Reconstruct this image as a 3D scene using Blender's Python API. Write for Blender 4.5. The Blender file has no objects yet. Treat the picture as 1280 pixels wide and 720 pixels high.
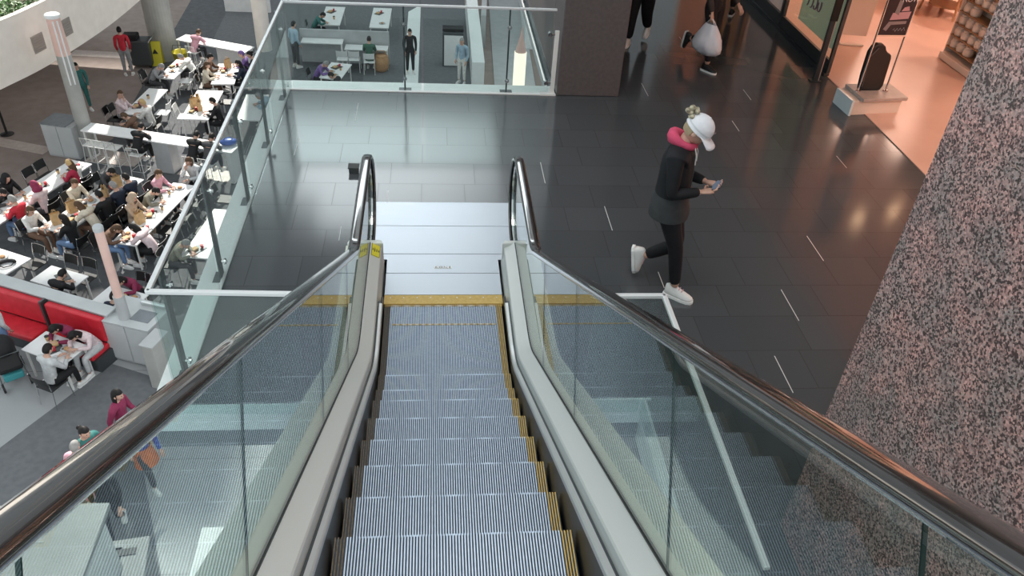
import bpy, bmesh, math, random
from mathutils import Vector, Matrix, Euler
random.seed(7)
PI = math.pi
sc = bpy.context.scene
C = sc.collection
V = Vector

# ------------------------------------------------------------------ camera
FPX, PITCH, YAW, ROLL = 999.12, math.radians(36.986), math.radians(7.055), math.radians(4.151)
CAM = V((-.0908, -5.418, 4.286))
_F = V((math.cos(PITCH) * math.sin(YAW), math.cos(PITCH) * math.cos(YAW), -math.sin(PITCH)))
_R0 = V((math.cos(YAW), -math.sin(YAW), 0))
_U0 = _R0.cross(_F)
_R = _R0 * math.cos(ROLL) + _U0 * math.sin(ROLL)
_U = -_R0 * math.sin(ROLL) + _U0 * math.cos(ROLL)
cd = bpy.data.cameras.new('camera')
cam = bpy.data.objects.new('camera', cd)
C.objects.link(cam)
cam.matrix_world = Matrix(((_R.x, _U.x, -_F.x, CAM.x), (_R.y, _U.y, -_F.y, CAM.y), (_R.z, _U.z, -_F.z, CAM.z), (0, 0, 0, 1)))
cd.sensor_width = 36
cd.lens = FPX / 1280 * 36
cd.clip_start = .05
cd.clip_end = 200
sc.camera = cam

def at(px, py, z):
    """survey: the point at height z seen at that pixel of the photograph"""
    d = _R * ((px - 640) / FPX) - _U * ((py - 360) / FPX) + _F
    return CAM + d * ((z - CAM.z) / d.z)

L = -7.4            # floor of the food court below
# ------------------------------------------------------------------ materials
def mat(name, col, rough=.5, metal=0., spec=.5, emit=None, es=1., coat=0.):
    m = bpy.data.materials.new(name)
    m.use_nodes = True
    b = m.node_tree.nodes['Principled BSDF']
    b.inputs['Base Color'].default_value = (*col, 1)
    b.inputs['Roughness'].default_value = rough
    b.inputs['Metallic'].default_value = metal
    b.inputs['Specular IOR Level'].default_value = spec
    if coat:
        b.inputs['Coat Weight'].default_value = coat
    if emit:
        b.inputs['Emission Color'].default_value = (*emit, 1)
        b.inputs['Emission Strength'].default_value = es
    return m

def nodes(m):
    return m.node_tree.nodes, m.node_tree.links, m.node_tree.nodes['Principled BSDF']

def noisy(name, c1, c2, scale, rough=.5, metal=0., lo=.35, hi=.65, detail=4, spec=.5, stretch=None, bump=0.):
    m = mat(name, c1, rough, metal, spec)
    n, l, b = nodes(m)
    tc = n.new('ShaderNodeTexCoord')
    mp = n.new('ShaderNodeMapping')
    if stretch: mp.inputs['Scale'].default_value = stretch
    t = n.new('ShaderNodeTexNoise')
    t.inputs['Scale'].default_value = scale
    t.inputs['Detail'].default_value = detail
    r = n.new('ShaderNodeValToRGB')
    r.color_ramp.elements[0].position, r.color_ramp.elements[1].position = lo, hi
    r.color_ramp.elements[0].color, r.color_ramp.elements[1].color = (*c1, 1), (*c2, 1)
    l.new(tc.outputs['Object'], mp.inputs['Vector'])
    l.new(mp.outputs['Vector'], t.inputs['Vector'])
    l.new(t.outputs['Fac'], r.inputs['Fac'])
    l.new(r.outputs['Color'], b.inputs['Base Color'])
    if bump:
        bp = n.new('ShaderNodeBump')
        bp.inputs['Strength'].default_value = bump
        bp.inputs['Distance'].default_value = .01
        l.new(t.outputs['Fac'], bp.inputs['Height'])
        l.new(bp.outputs['Normal'], b.inputs['Normal'])
    return m

def glass(name, tint, f0=.05, f1=.9, power=5.):
    """thin architectural glass: clear tinted body plus mirror reflection growing towards grazing"""
    m = bpy.data.materials.new(name)
    m.use_nodes = True
    n, l = m.node_tree.nodes, m.node_tree.links
    n.clear()
    out = n.new('ShaderNodeOutputMaterial')
    mix = n.new('ShaderNodeMixShader')
    tr = n.new('ShaderNodeBsdfTransparent')
    tr.inputs['Color'].default_value = (*tint, 1)
    gl = n.new('ShaderNodeBsdfGlossy')
    gl.inputs['Roughness'].default_value = .0
    lw = n.new('ShaderNodeLayerWeight')
    lw.inputs['Blend'].default_value = .5
    pw = n.new('ShaderNodeMath'); pw.operation = 'POWER'; pw.inputs[1].default_value = power
    ml = n.new('ShaderNodeMath'); ml.operation = 'MULTIPLY_ADD'; ml.inputs[1].default_value = f1; ml.inputs[2].default_value = f0
    l.new(lw.outputs['Facing'], pw.inputs[0])
    l.new(pw.outputs[0], ml.inputs[0])
    l.new(ml.outputs[0], mix.inputs['Fac'])
    l.new(tr.outputs[0], mix.inputs[1])
    l.new(gl.outputs[0], mix.inputs[2])
    l.new(mix.outputs[0], out.inputs['Surface'])
    return m

def tile_mat(name, c1, c2, cm, rough, tw, th, mortar, spec=.5, offset=.5, squash=1., sqf=2, rot=0., freq=2):
    m = mat(name, c1, rough, 0, spec)
    n, l, b = nodes(m)
    tc = n.new('ShaderNodeTexCoord')
    mp = n.new('ShaderNodeMapping')
    mp.inputs['Rotation'].default_value = (0, 0, rot)
    mp.inputs['Location'].default_value = (.21, -.265 if th < .5 else 0, 0)
    br = n.new('ShaderNodeTexBrick')
    br.inputs['Scale'].default_value = 1
    br.inputs['Brick Width'].default_value = tw
    br.inputs['Row Height'].default_value = th
    br.inputs['Mortar Size'].default_value = mortar
    br.inputs['Mortar Smooth'].default_value = .1
    br.inputs['Bias'].default_value = 0
    br.inputs['Color1'].default_value = (*c1, 1)
    br.inputs['Color2'].default_value = (*c2, 1)
    br.inputs['Mortar'].default_value = (*cm, 1)
    br.offset, br.offset_frequency, br.squash, br.squash_frequency = offset, freq, squash, sqf
    ns = n.new('ShaderNodeTexNoise'); ns.inputs['Scale'].default_value = 2.5; ns.inputs['Detail'].default_value = 3
    mr = n.new('ShaderNodeMapRange')
    mr.inputs['To Min'].default_value, mr.inputs['To Max'].default_value = rough * .8, rough * 1.25
    l.new(tc.outputs['Object'], mp.inputs['Vector'])
    l.new(mp.outputs['Vector'], br.inputs['Vector'])
    l.new(tc.outputs['Object'], ns.inputs['Vector'])
    l.new(ns.outputs['Fac'], mr.inputs['Value'])
    b.inputs['Roughness'].default_value = rough
    l.new(br.outputs['Color'], b.inputs['Base Color'])
    ms = n.new('ShaderNodeMapRange')
    ms.inputs['To Min'].default_value, ms.inputs['To Max'].default_value = spec, spec * .45
    l.new(br.outputs['Fac'], ms.inputs['Value']); l.new(ms.outputs['Result'], b.inputs['Specular IOR Level'])
    return m

def brushed(name, col, rough, axis=1, spread=.12, metal=1.):
    m = mat(name, col, rough, metal)
    n, l, b = nodes(m)
    tc = n.new('ShaderNodeTexCoord'); mp = n.new('ShaderNodeMapping')
    s = [60, 60, 60]; s[axis] = 1.2
    mp.inputs['Scale'].default_value = s
    t = n.new('ShaderNodeTexNoise'); t.inputs['Scale'].default_value = 3; t.inputs['Detail'].default_value = 3
    mr = n.new('ShaderNodeMapRange')
    mr.inputs['To Min'].default_value, mr.inputs['To Max'].default_value = rough - spread * .5, rough + spread
    l.new(tc.outputs['Object'], mp.inputs['Vector']); l.new(mp.outputs['Vector'], t.inputs['Vector'])
    l.new(t.outputs['Fac'], mr.inputs['Value']); l.new(mr.outputs['Result'], b.inputs['Roughness'])
    return m

def granite(name):
    m = mat(name, (.2, .15, .14), .32, 0, .4)
    n, l, b = nodes(m)
    tc = n.new('ShaderNodeTexCoord')
    v = n.new('ShaderNodeTexVoronoi'); v.inputs['Scale'].default_value = 108
    nz = n.new('ShaderNodeTexNoise'); nz.inputs['Scale'].default_value = 120; nz.inputs['Detail'].default_value = 5
    add = n.new('ShaderNodeMixRGB'); add.blend_type = 'ADD'; add.inputs[0].default_value = .016
    l.new(tc.outputs['Object'], add.inputs[1]); l.new(nz.outputs['Color'], add.inputs[2])
    l.new(tc.outputs['Object'], nz.inputs['Vector'])
    l.new(add.outputs[0], v.inputs['Vector'])
    r = n.new('ShaderNodeValToRGB'); r.color_ramp.interpolation = 'CONSTANT'
    e = r.color_ramp.elements
    e[0].position, e[0].color = 0, (.07, .055, .055, 1)
    e[1].position, e[1].color = .3, (.20, .15, .145, 1)
    for p, c in ((.42, (.33, .25, .24)), (.57, (.46, .34, .31)), (.72, (.42, .38, .36)), (.86, (.62, .47, .43))):
        x = e.new(p); x.color = (*c, 1)
    sp = n.new('ShaderNodeSeparateColor')
    l.new(v.outputs['Color'], sp.inputs[0]); l.new(sp.outputs[0], r.inputs['Fac'])
    big = n.new('ShaderNodeTexNoise'); big.inputs['Scale'].default_value = 5; big.inputs['Detail'].default_value = 3
    l.new(tc.outputs['Object'], big.inputs['Vector'])
    r2 = n.new('ShaderNodeValToRGB')
    r2.color_ramp.elements[0].position, r2.color_ramp.elements[0].color = .38, (.82, .8, .82, 1)
    r2.color_ramp.elements[1].position, r2.color_ramp.elements[1].color = .68, (1.25, .95, .95, 1)
    l.new(big.outputs['Fac'], r2.inputs['Fac'])
    mu = n.new('ShaderNodeMixRGB'); mu.blend_type = 'MULTIPLY'; mu.inputs[0].default_value = 1
    l.new(r.outputs['Color'], mu.inputs[1]); l.new(r2.outputs['Color'], mu.inputs[2])
    l.new(mu.outputs[0], b.inputs['Base Color'])
    return m

_cols = {}
def col(r, g, b_, rough=.7, spec=.3):
    k = (r, g, b_, rough)
    if k not in _cols:
        _cols[k] = noisy('cloth', (r * .88, g * .88, b_ * .88), (min(1, r * 1.1), min(1, g * 1.1), min(1, b_ * 1.1)), 14, rough, 0, spec=spec)
    return _cols[k]

M = dict(
    tile=tile_mat('dark_floor_tile', (.066, .073, .080), (.076, .083, .091), (.05, .052, .055), .13, .9, .45, .0035, .62, .37, .5, 3),
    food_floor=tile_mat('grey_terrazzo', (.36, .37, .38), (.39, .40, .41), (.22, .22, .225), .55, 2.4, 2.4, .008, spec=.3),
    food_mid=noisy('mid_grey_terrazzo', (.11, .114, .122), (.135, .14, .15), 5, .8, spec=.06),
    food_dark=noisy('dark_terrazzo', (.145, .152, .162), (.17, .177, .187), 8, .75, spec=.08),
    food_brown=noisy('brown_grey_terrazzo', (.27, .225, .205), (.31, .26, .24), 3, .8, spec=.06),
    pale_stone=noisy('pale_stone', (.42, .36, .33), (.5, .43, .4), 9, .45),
    white_stone=noisy('white_stone', (.84, .88, .87), (.9, .93, .92), 9, .3),
    fascia=noisy('pale_fascia_panel', (.78, .88, .92), (.84, .93, .96), 2, .35),
    slab_dark=noisy('dark_slab_edge', (.2, .22, .24), (.24, .26, .28), 6, .6),
    ceiling=noisy('dark_ceiling', (.10, .085, .08), (.13, .11, .1), 2, .8),
    roof=None,
    pillar=noisy('dark_maroon_stone', (.095, .080, .080), (.115, .096, .097), 22, .4),
    granite=granite('pink_brown_granite'),
    joint=mat('granite_joint', (.3, .22, .2), .6),
    beige=noisy('beige_plaster', (.82, .75, .68), (.88, .81, .74), 3, .7),
    vent=mat('vent_cover', (.33, .29, .26), .6),
    grey_col=noisy('grey_plaster', (.36, .36, .34), (.42, .42, .4), 3, .6),
    white=noisy('white_laminate', (.8, .8, .8), (.86, .86, .86), 5, .3),
    white_metal=mat('white_metal', (.78, .78, .76), .35),
    steel=brushed('brushed_steel', (.80, .81, .79), .42, 1, metal=.4),
    steel_plate=brushed('steel_floor_plate', (.52, .55, .60), .34, 0),
    chrome=mat('polished_steel', (.75, .76, .76), .1, 1.),
    rail=mat('satin_rail', (.74, .76, .77), .35, .25),
    skirt=mat('dark_skirt', (.018, .019, .022), .35, 0, .5),
    strip=mat('aluminium_strip', (.74, .74, .74), .38, .6),
    gasket=mat('rubber_gasket', (.03, .033, .033), .5),
    handrail=mat('black_handrail', (.024, .02, .019), .12, 0, 1.0, coat=1.),
    alu_step=noisy('step_aluminium', (.50, .59, .72), (.58, .67, .80), 30, .4, .6),
    groove=mat('step_groove', (.05, .065, .09), .6),
    yellow=noisy('yellow_paint', (.56, .37, .10), (.64, .44, .14), 40, .5),
    sign_yellow=mat('sign_yellow', (.78, .68, .05), .45),
    black=mat('black_plastic', (.012, .012, .013), .5),
    dark_metal=mat('dark_metal', (.10, .11, .115), .4, .6),
    cladding=noisy('pale_cladding', (.76, .78, .66), (.82, .83, .72), 1.5, .4),
    glass=glass('clear_green_glass', (.86, .94, .92), .05, .9, 4.0),
    railglass=glass('railing_glass', (.92, .97, .96), .04, .85, 5.0),
    glass_edge=mat('glass_edge', (.05, .09, .085), .2),
    red=noisy('red_vinyl', (.58, .02, .035), (.68, .03, .05), 6, .4),
    grey_panel=noisy('grey_panel', (.42, .43, .44), (.48, .49, .5), 3, .4),
    kiosk_grey=noisy('kiosk_grey', (.15, .155, .16), (.18, .185, .19), 2, .5),
    pale_grey=noisy('pale_grey_top', (.5, .52, .53), (.56, .58, .59), 2, .45),
    pink_post=noisy('pale_pink_post', (.72, .48, .42), (.8, .55, .48), 3, .5),
    store_floor=noisy('store_floor', (.64, .42, .34), (.70, .47, .385), 1.2, .3),
    store_wall=noisy('store_wall', (.75, .55, .45), (.8, .6, .5), 2, .7),
    store_white=noisy('store_white', (.8, .68, .6), (.85, .73, .65), 2, .5),
    wood=noisy('wood', (.34, .19, .10), (.42, .25, .14), 6, .5, stretch=(1, 8, 8)),
    poster=mat('poster_black', (.02, .012, .02), .4),
    mint=mat('mint_poster', (.80, .92, .87), .4),
    lime=mat('lime_print', (.42, .62, .12), .5),
    mauve=mat('mauve_print', (.36, .22, .32), .5),
    pink_print=mat('pink_print', (.55, .32, .36), .5),
    grey_print=mat('grey_print', (.28, .24, .25), .5),
    white_print=mat('white_print', (.8, .78, .78), .5),
    leaf=noisy('leaf_green', (.05, .13, .03), (.12, .24, .06), 30, .5),
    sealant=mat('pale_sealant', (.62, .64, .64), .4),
    bollard=mat('sun_glow_bollard', (.9, .85, .75), .4, emit=(1, .9, .72), es=.9),  # emission puts the sunlight on this post into its material
    lamp=mat('lamp_lens', (1, .8, .6), .4, emit=(1, .62, .35), es=45),
    shop_white=mat('shop_sheet', (.78, .8, .86), .5),
    bag=noisy('plastic_bag', (.72, .70, .76), (.82, .8, .84), 5, .35),
    phone=mat('phone', (.02, .02, .025), .2),
    cap=noisy('white_cotton', (.78, .79, .84), (.83, .84, .88), 30, .8),
    skin=noisy('skin', (.55, .33, .25), (.62, .38, .29), 20, .5),
    skin2=noisy('skin_dark', (.33, .19, .13), (.38, .22, .15), 20, .5),
    eye=mat('eye', (.03, .02, .02), .3), lip=mat('lip', (.45, .16, .15), .5),
    shoe=noisy('shoe_white', (.7, .69, .68), (.78, .77, .76), 20, .6),
    sole=mat('shoe_sole', (.85, .85, .84), .5),
    wicker=noisy('brown_basket', (.42, .22, .10), (.52, .3, .15), 20, .7),
    blue=mat('blue_plastic', (.04, .12, .5), .4),
    kraft=noisy('kraft_paper', (.5, .33, .16), (.6, .4, .2), 12, .7),
    teal=mat('teal', (.05, .3, .33), .6),
)

def sheet(name, col_):
    m = bpy.data.materials.new(name); m.use_nodes = True
    n, l = m.node_tree.nodes, m.node_tree.links; n.clear()
    out = n.new('ShaderNodeOutputMaterial'); mx = n.new('ShaderNodeMixShader'); d = n.new('ShaderNodeBsdfDiffuse'); t = n.new('ShaderNodeBsdfTranslucent')
    d.inputs['Color'].default_value = t.inputs['Color'].default_value = (*col_, 1); mx.inputs['Fac'].default_value = .5
    l.new(d.outputs[0], mx.inputs[1]); l.new(t.outputs[0], mx.inputs[2]); l.new(mx.outputs[0], out.inputs['Surface'])
    return m
M['shade_solid'] = noisy('sun_shade_deck', (.12, .12, .125), (.16, .16, .165), 2, .8)  # dark material of the added sun shades
M['mint'] = sheet('mint_poster_sheet', (.72, .92, .86))
M['shop_white'] = sheet('white_poster_sheet', (.85, .9, .97))
M['amber'] = sheet('amber_poster_sheet', (.9, .62, .08))
M['roof'] = sheet('translucent_shade_sheet', (.85, .88, .9))  # translucent material of the added sun shades

# ------------------------------------------------------------------ mesh helpers
class MB:
    def __init__(s): s.v, s.f, s.m = [], [], []
    def add(s, vs, fs, m=0):
        o = len(s.v); s.v += [tuple(v) for v in vs]
        s.f += [tuple(i + o for i in f) for f in fs]; s.m += [m] * len(fs)
        return s
    def box(s, c, d, rz=0., m=0, rot=None):
        R = rot.to_matrix() if rot else Matrix.Rotation(rz, 3, 'Z')
        vs = [V(c) + R @ V((x * d[0] / 2, y * d[1] / 2, z * d[2] / 2)) for x in (-1, 1) for y in (-1, 1) for z in (-1, 1)]
        return s.add(vs, [(0, 1, 3, 2), (4, 6, 7, 5), (0, 4, 5, 1), (2, 3, 7, 6), (0, 2, 6, 4), (1, 5, 7, 3)], m)
    def prism(s, poly, z0, z1, m=0, M4=None):
        n = len(poly)
        vs = [V((x, y, z0)) for x, y in poly] + [V((x, y, z1)) for x, y in poly]
        if M4: vs = [M4 @ v for v in vs]
        fs = [tuple(range(n))[::-1], tuple(range(n, 2 * n))] + [(i, (i + 1) % n, n + (i + 1) % n, n + i) for i in range(n)]
        return s.add(vs, fs, m)
    def tube(s, pts, r, n=8, m=0, closed=False, flat=1.):
        pts = [V(p) for p in pts]; k = len(pts); rs = r if isinstance(r, (list, tuple)) else [r] * k
        up = V((0, 0, 1)); vs = []; prev = None
        for i, p in enumerate(pts):
            a = pts[(i - 1) % k] if (closed or i) else p; b = pts[(i + 1) % k] if (closed or i < k - 1) else p
            t = (b - a).normalized()
            if prev is None:
                x = t.cross(up if abs(t.z) < .95 else V((0, 1, 0))).normalized()
            else:
                x = (prev - t * prev.dot(t)).normalized()
            prev = x; y = t.cross(x)
            vs += [p + x * (rs[i] * math.cos(q)) + y * (rs[i] * flat * math.sin(q)) for q in (2 * PI * j / n for j in range(n))]
        fs = []
        for i in range(k if closed else k - 1):
            for j in range(n):
                a, b = i * n + j, i * n + (j + 1) % n
                c, d = ((i + 1) % k) * n + (j + 1) % n, ((i + 1) % k) * n + j
                fs.append((a, b, c, d))
        if not closed: fs += [tuple(range(n))[::-1], tuple(range((k - 1) * n, k * n))]
        return s.add(vs, fs, m)
    def lathe(s, prof, c=(0, 0, 0), n=16, m=0, M3=None):
        c = V(c); vs = []
        for r, z in prof:
            for j in range(n):
                p = V((r * math.cos(2 * PI * j / n), r * math.sin(2 * PI * j / n), z))
                vs.append(c + (M3 @ p if M3 else p))
        k = len(prof); fs = []
        for i in range(k - 1):
            for j in range(n):
                fs.append((i * n + j, i * n + (j + 1) % n, (i + 1) * n + (j + 1) % n, (i + 1) * n + j))
        fs += [tuple(range(n))[::-1], tuple(range((k - 1) * n, k * n))]
        return s.add(vs, fs, m)
    def ball(s, c, r, nu=12, nv=8, m=0, M3=None):
        r = r if isinstance(r, (tuple, list)) else (r, r, r); c = V(c)
        vs = [c + (M3 @ V((0, 0, -r[2])) if M3 else V((0, 0, -r[2])))]
        for i in range(1, nv):
            t = PI * i / nv - PI / 2
            for j in range(nu):
                p = V((r[0] * math.cos(t) * math.cos(2 * PI * j / nu), r[1] * math.cos(t) * math.sin(2 * PI * j / nu), r[2] * math.sin(t)))
                vs.append(c + (M3 @ p if M3 else p))
        vs.append(c + (M3 @ V((0, 0, r[2])) if M3 else V((0, 0, r[2]))))
        fs = [(0, 1 + (j + 1) % nu, 1 + j) for j in range(nu)]
        for i in range(nv - 2):
            for j in range(nu):
                a = 1 + i * nu + j; b = 1 + i * nu + (j + 1) % nu
                fs.append((a, b, b + nu, a + nu))
        last = len(vs) - 1; o = 1 + (nv - 2) * nu
        fs += [(o + j, o + (j + 1) % nu, last) for j in range(nu)]
        return s.add(vs, fs, m)
    def sweep_yz(s, path, prof, m=0, x0=0., caps=True, closed=True):
        """path: [(y,z)]; prof: [(x, n)] offsets in x and along the path normal"""
        k = len(path); n = len(prof); vs = []
        for i, (y, z) in enumerate(path):
            a = path[max(i - 1, 0)]; b = path[min(i + 1, k - 1)]
            t = V((b[0] - a[0], b[1] - a[1])).normalized()
            nn = V((-t.y, t.x))
            vs += [V((x0 + px, y + nn.x * pn, z + nn.y * pn)) for px, pn in prof]
        fs = []
        for i in range(k - 1):
            for j in range(n if closed else n - 1):
                fs.append((i * n + j, i * n + (j + 1) % n, (i + 1) * n + (j + 1) % n, (i + 1) * n + j))
        if caps and closed: fs += [tuple(range(n))[::-1], tuple(range((k - 1) * n, k * n))]
        return s.add(vs, fs, m)
    def mesh(s, name, mats=(), smooth=False):
        me = bpy.data.meshes.new(name)
        me.from_pydata(s.v, [], s.f)
        for x in mats: me.materials.append(x)
        if len(mats) > 1: me.polygons.foreach_set('material_index', s.m)
        me.validate(); 
        bm = bmesh.new(); bm.from_mesh(me); bmesh.ops.recalc_face_normals(bm, faces=bm.faces); bm.to_mesh(me); bm.free()
        if smooth: me.polygons.foreach_set('use_smooth', [True] * len(me.polygons))
        return me
    def build(s, name, mats, parent=None, smooth=False, bevel=0., loc=None, rz=0., segs=2):
        mats = mats if isinstance(mats, (list, tuple)) else [mats]
        return link(name, s.mesh(name, mats, smooth), parent, bevel, loc, rz, segs)

def link(name, me, parent=None, bevel=0., loc=None, rz=0., segs=2):
    o = bpy.data.objects.new(name, me); C.objects.link(o)
    if parent: o.parent = parent
    if loc is not None: o.location = loc
    if rz: o.rotation_euler.z = rz
    if bevel:
        b = o.modifiers.new('bevel', 'BEVEL'); b.width = bevel; b.segments = segs; b.limit_method = 'ANGLE'; b.angle_limit = .6
    return o

def tag(o, label=None, cat=None, group=None, kind=None):
    if label: o['label'] = label
    if cat: o['category'] = cat
    if group: o['group'] = group
    if kind: o['kind'] = kind
    return o

def thing(name, label, cat, loc=(0, 0, 0), rz=0., group=None):
    o = bpy.data.objects.new(name, None); C.objects.link(o)
    o.location = loc; o.rotation_euler.z = rz; o.empty_display_size = .1
    return tag(o, label, cat, group)

def struct(o, label=None):
    o['kind'] = 'structure'
    if label: o['label'] = label
    return o

_kids = {}
def kids(o): return [c for c in bpy.data.objects if c.parent == o]
def proto(o):
    _kids[o.name] = [(c, kids(c)) for c in kids(o)]
    return o
def dup(src, loc, rz=0., label=None, group=None, scale=None):
    r = src.copy(); C.objects.link(r); r.location = loc; r.rotation_euler = (0, 0, rz)
    if scale: r.scale = scale
    if label: r['label'] = label
    if group: r['group'] = group
    elif 'group' in r.keys(): del r['group']
    for c, gs in _kids[src.name]:
        d = c.copy(); C.objects.link(d); d.parent = r
        for g in gs:
            e = g.copy(); C.objects.link(e); e.parent = d
    return r

def face_rz(d): return math.atan2(-d[0], d[1])   # turns local +y to direction d

def text(name, s, size, m, parent, M4, ext=.001):
    cu = bpy.data.curves.new(name, 'FONT'); cu.body = s; cu.size = size; cu.extrude = ext
    cu.align_x = 'CENTER'; cu.align_y = 'CENTER'; cu.materials.append(m)
    t = bpy.data.objects.new(name, cu); C.objects.link(t)
    bpy.context.view_layer.update()
    me = bpy.data.meshes.new_from_object(t.evaluated_get(bpy.context.evaluated_depsgraph_get()))
    bpy.data.objects.remove(t)
    if not me.materials: me.materials.append(m)
    o = link(name, me, parent); o.matrix_local = M4
    return o
# ================================================================== THE SETTING
def slab(name, poly, z0, z1, m, label=None, bevel=0):
    o = MB().prism(poly, z0, z1).build(name, m, bevel=bevel)
    return struct(o, label)

WX = 2.17                 # granite wall plane
# landing: left strip, right strip, front edge beside the escalator
FY = -1.17
struct(MB().prism([(-1.9, FY), (-.9, FY), (-.9, .665), (-.69, .665), (-.69, 1.69), (.69, 1.69), (.69, .665), (.9, .665), (.9, FY), (1.52, FY),
                   (1.52, -9), (22, -9), (22, 16), (1.52, 16), (1.52, 4.42), (-1.9, 4.42)], -.12, 0).build('floor', M['tile']), 'dark grey polished tile landing floor')
slab('trim_1', [(-2.12, FY), (-1.93, FY), (-1.93, 4.75), (-2.12, 4.75)], -.3, -.012, M['white_stone'], 'white ledge outside the side railing')
slab('trim_2', [(-1.93, FY), (-1.9, FY), (-1.9, 4.45), (-1.93, 4.45)], -.12, .012, M['white'], 'bright metal edge strip of the landing')
slab('trim_3', [(-1.93, 4.46), (1.52, 4.46), (1.52, 4.76), (-1.93, 4.76)], -.3, -.012, M['white_stone'], 'white ledge beyond the far railing')
slab('trim_4', [(-1.9, 4.42), (1.52, 4.42), (1.52, 4.46), (-1.9, 4.46)], -.12, .012, M['white'], 'bright metal strip under the far railing')
# fascia facing the escalator void, in two bands
for i, (x0, x1) in enumerate(((-2.12, -.9), (.9, 1.56))):
    slab('trim_%d' % (5 + i), [(x0, FY - .02), (x1, FY - .02), (x1, FY), (x0, FY)], -.24, .01, M['fascia'], 'pale blue white fascia at the landing edge')
    slab('trim_%d' % (7 + i), [(x0, FY - .01), (x1, FY - .01), (x1, FY + .5), (x0, FY + .5)], -.42, -.24, M['slab_dark'], 'dark lower edge of the landing slab')
slab('trim_9', [(1.50, -9), (1.52, -9), (1.52, FY), (1.50, FY)], -.42, .012, M['fascia'], 'pale fascia along the void')
struct(MB().prism([(-2.1, FY + .5), (1.52, FY + .5), (1.52, -9), (22, -9), (22, 16), (1.52, 16), (1.52, 4.74), (-2.1, 4.74)], -.42, -.3).build('floor_slab', M['slab_dark']), 'underside slab of the landing')
# granite wall beside the escalator, with its fine joints
struct(MB().prism([(WX, -9), (WX + .6, -9), (WX + .6, -2.336), (WX, -2.336)], -.12, 4.9).build('wall_right', M['granite']), 'pink brown speckled granite wall beside the escalator')
for k, z in enumerate((1.0, 2.9)):
    struct(MB().box((WX + .001, -5.67, z), (.006, 6.66, .004)).build('trim_%d' % (10 + k), M['joint']), 'fine joint in the granite wall')
# upper floor slab above the shops, dark underside
slab('wall_left', [(1.53, 5.2), (1.73, 5.2), (1.73, 16), (1.53, 16)], 0, 4.9, M['pillar'], 'dark wall behind the maroon pillar')
slab('ceiling', [(2.45, -9), (22, -9), (22, 16), (1.53, 16), (1.53, 5.2), (2.45, 5.2)], 4.9, 5.3, M['ceiling'], 'dark ceiling above the upper walkway')
# maroon pillar at the end of the far railing
slab('pillar', [(1.53, 4.42), (2.36, 4.42), (2.36, 5.2), (1.53, 5.2)], 0, 4.9, M['pillar'], 'dark maroon stone pillar at the end of the far railing', bevel=.015)

# pale sealant slivers left in some of the tile joints
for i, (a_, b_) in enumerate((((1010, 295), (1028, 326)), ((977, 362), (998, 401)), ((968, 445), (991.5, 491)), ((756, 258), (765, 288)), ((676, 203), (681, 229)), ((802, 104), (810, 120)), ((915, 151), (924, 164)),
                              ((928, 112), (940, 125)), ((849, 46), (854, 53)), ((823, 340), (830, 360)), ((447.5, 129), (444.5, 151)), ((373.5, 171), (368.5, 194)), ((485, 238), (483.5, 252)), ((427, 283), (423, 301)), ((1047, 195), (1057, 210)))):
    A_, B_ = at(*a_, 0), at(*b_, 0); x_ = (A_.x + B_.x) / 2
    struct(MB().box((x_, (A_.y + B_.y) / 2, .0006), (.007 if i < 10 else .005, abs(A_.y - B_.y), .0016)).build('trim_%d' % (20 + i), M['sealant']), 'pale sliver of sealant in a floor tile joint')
# food court floor
slab('food_court_floor', [(-40, -6), (20, -6), (20, 68), (-40, 68)], L - .3, L, M['food_floor'], 'grey floor of the food court below')
pA = [at(0, 560, L), at(140, 455, L), at(207, 476, L)]
d1, d2 = at(195, 600, L), at(230, 690, L)
dirn = (d2 - d1).normalized()
e1 = d1 - dirn * 1.4; e2 = d2 + dirn * 6
sl = (pA[1].x - pA[0].x) / (pA[1].y - pA[0].y)
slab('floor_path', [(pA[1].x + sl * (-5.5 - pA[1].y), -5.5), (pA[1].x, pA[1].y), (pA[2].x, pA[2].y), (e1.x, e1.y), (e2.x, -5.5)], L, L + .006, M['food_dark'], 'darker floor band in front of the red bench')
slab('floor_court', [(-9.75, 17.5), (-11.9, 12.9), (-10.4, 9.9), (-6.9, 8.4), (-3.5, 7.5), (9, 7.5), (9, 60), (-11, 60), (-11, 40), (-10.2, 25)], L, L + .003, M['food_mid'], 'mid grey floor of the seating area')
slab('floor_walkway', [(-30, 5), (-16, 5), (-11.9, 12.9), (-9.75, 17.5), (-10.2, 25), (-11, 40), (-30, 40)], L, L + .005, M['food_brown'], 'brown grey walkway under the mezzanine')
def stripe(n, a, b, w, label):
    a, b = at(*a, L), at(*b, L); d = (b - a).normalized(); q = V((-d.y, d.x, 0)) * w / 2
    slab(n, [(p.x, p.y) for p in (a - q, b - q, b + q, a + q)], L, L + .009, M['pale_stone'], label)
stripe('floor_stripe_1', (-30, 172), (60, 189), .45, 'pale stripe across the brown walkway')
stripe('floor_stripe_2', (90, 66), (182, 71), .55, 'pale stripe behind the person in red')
stripe('painted_sun_strip_4', (114, 194), (176, 201), .75, 'pale strip painted in for sunlight on the floor under the bar counter')  # sun patch painted as pale stone
stripe('painted_sun_strip_5', (228, 212), (290, 222), .6, 'pale strip painted in for sunlight on the floor beside the side railing')  # pale stone stands in for a patch of sun here too
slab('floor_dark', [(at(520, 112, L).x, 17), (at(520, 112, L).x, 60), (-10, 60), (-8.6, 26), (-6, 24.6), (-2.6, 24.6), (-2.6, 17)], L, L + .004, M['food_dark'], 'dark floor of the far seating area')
slab('floor_dark_2', [(-.62, 17), (20, 17), (20, 60), (-.62, 60)], L, L + .004, M['food_dark'], 'dark floor beside the pale path')
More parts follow.
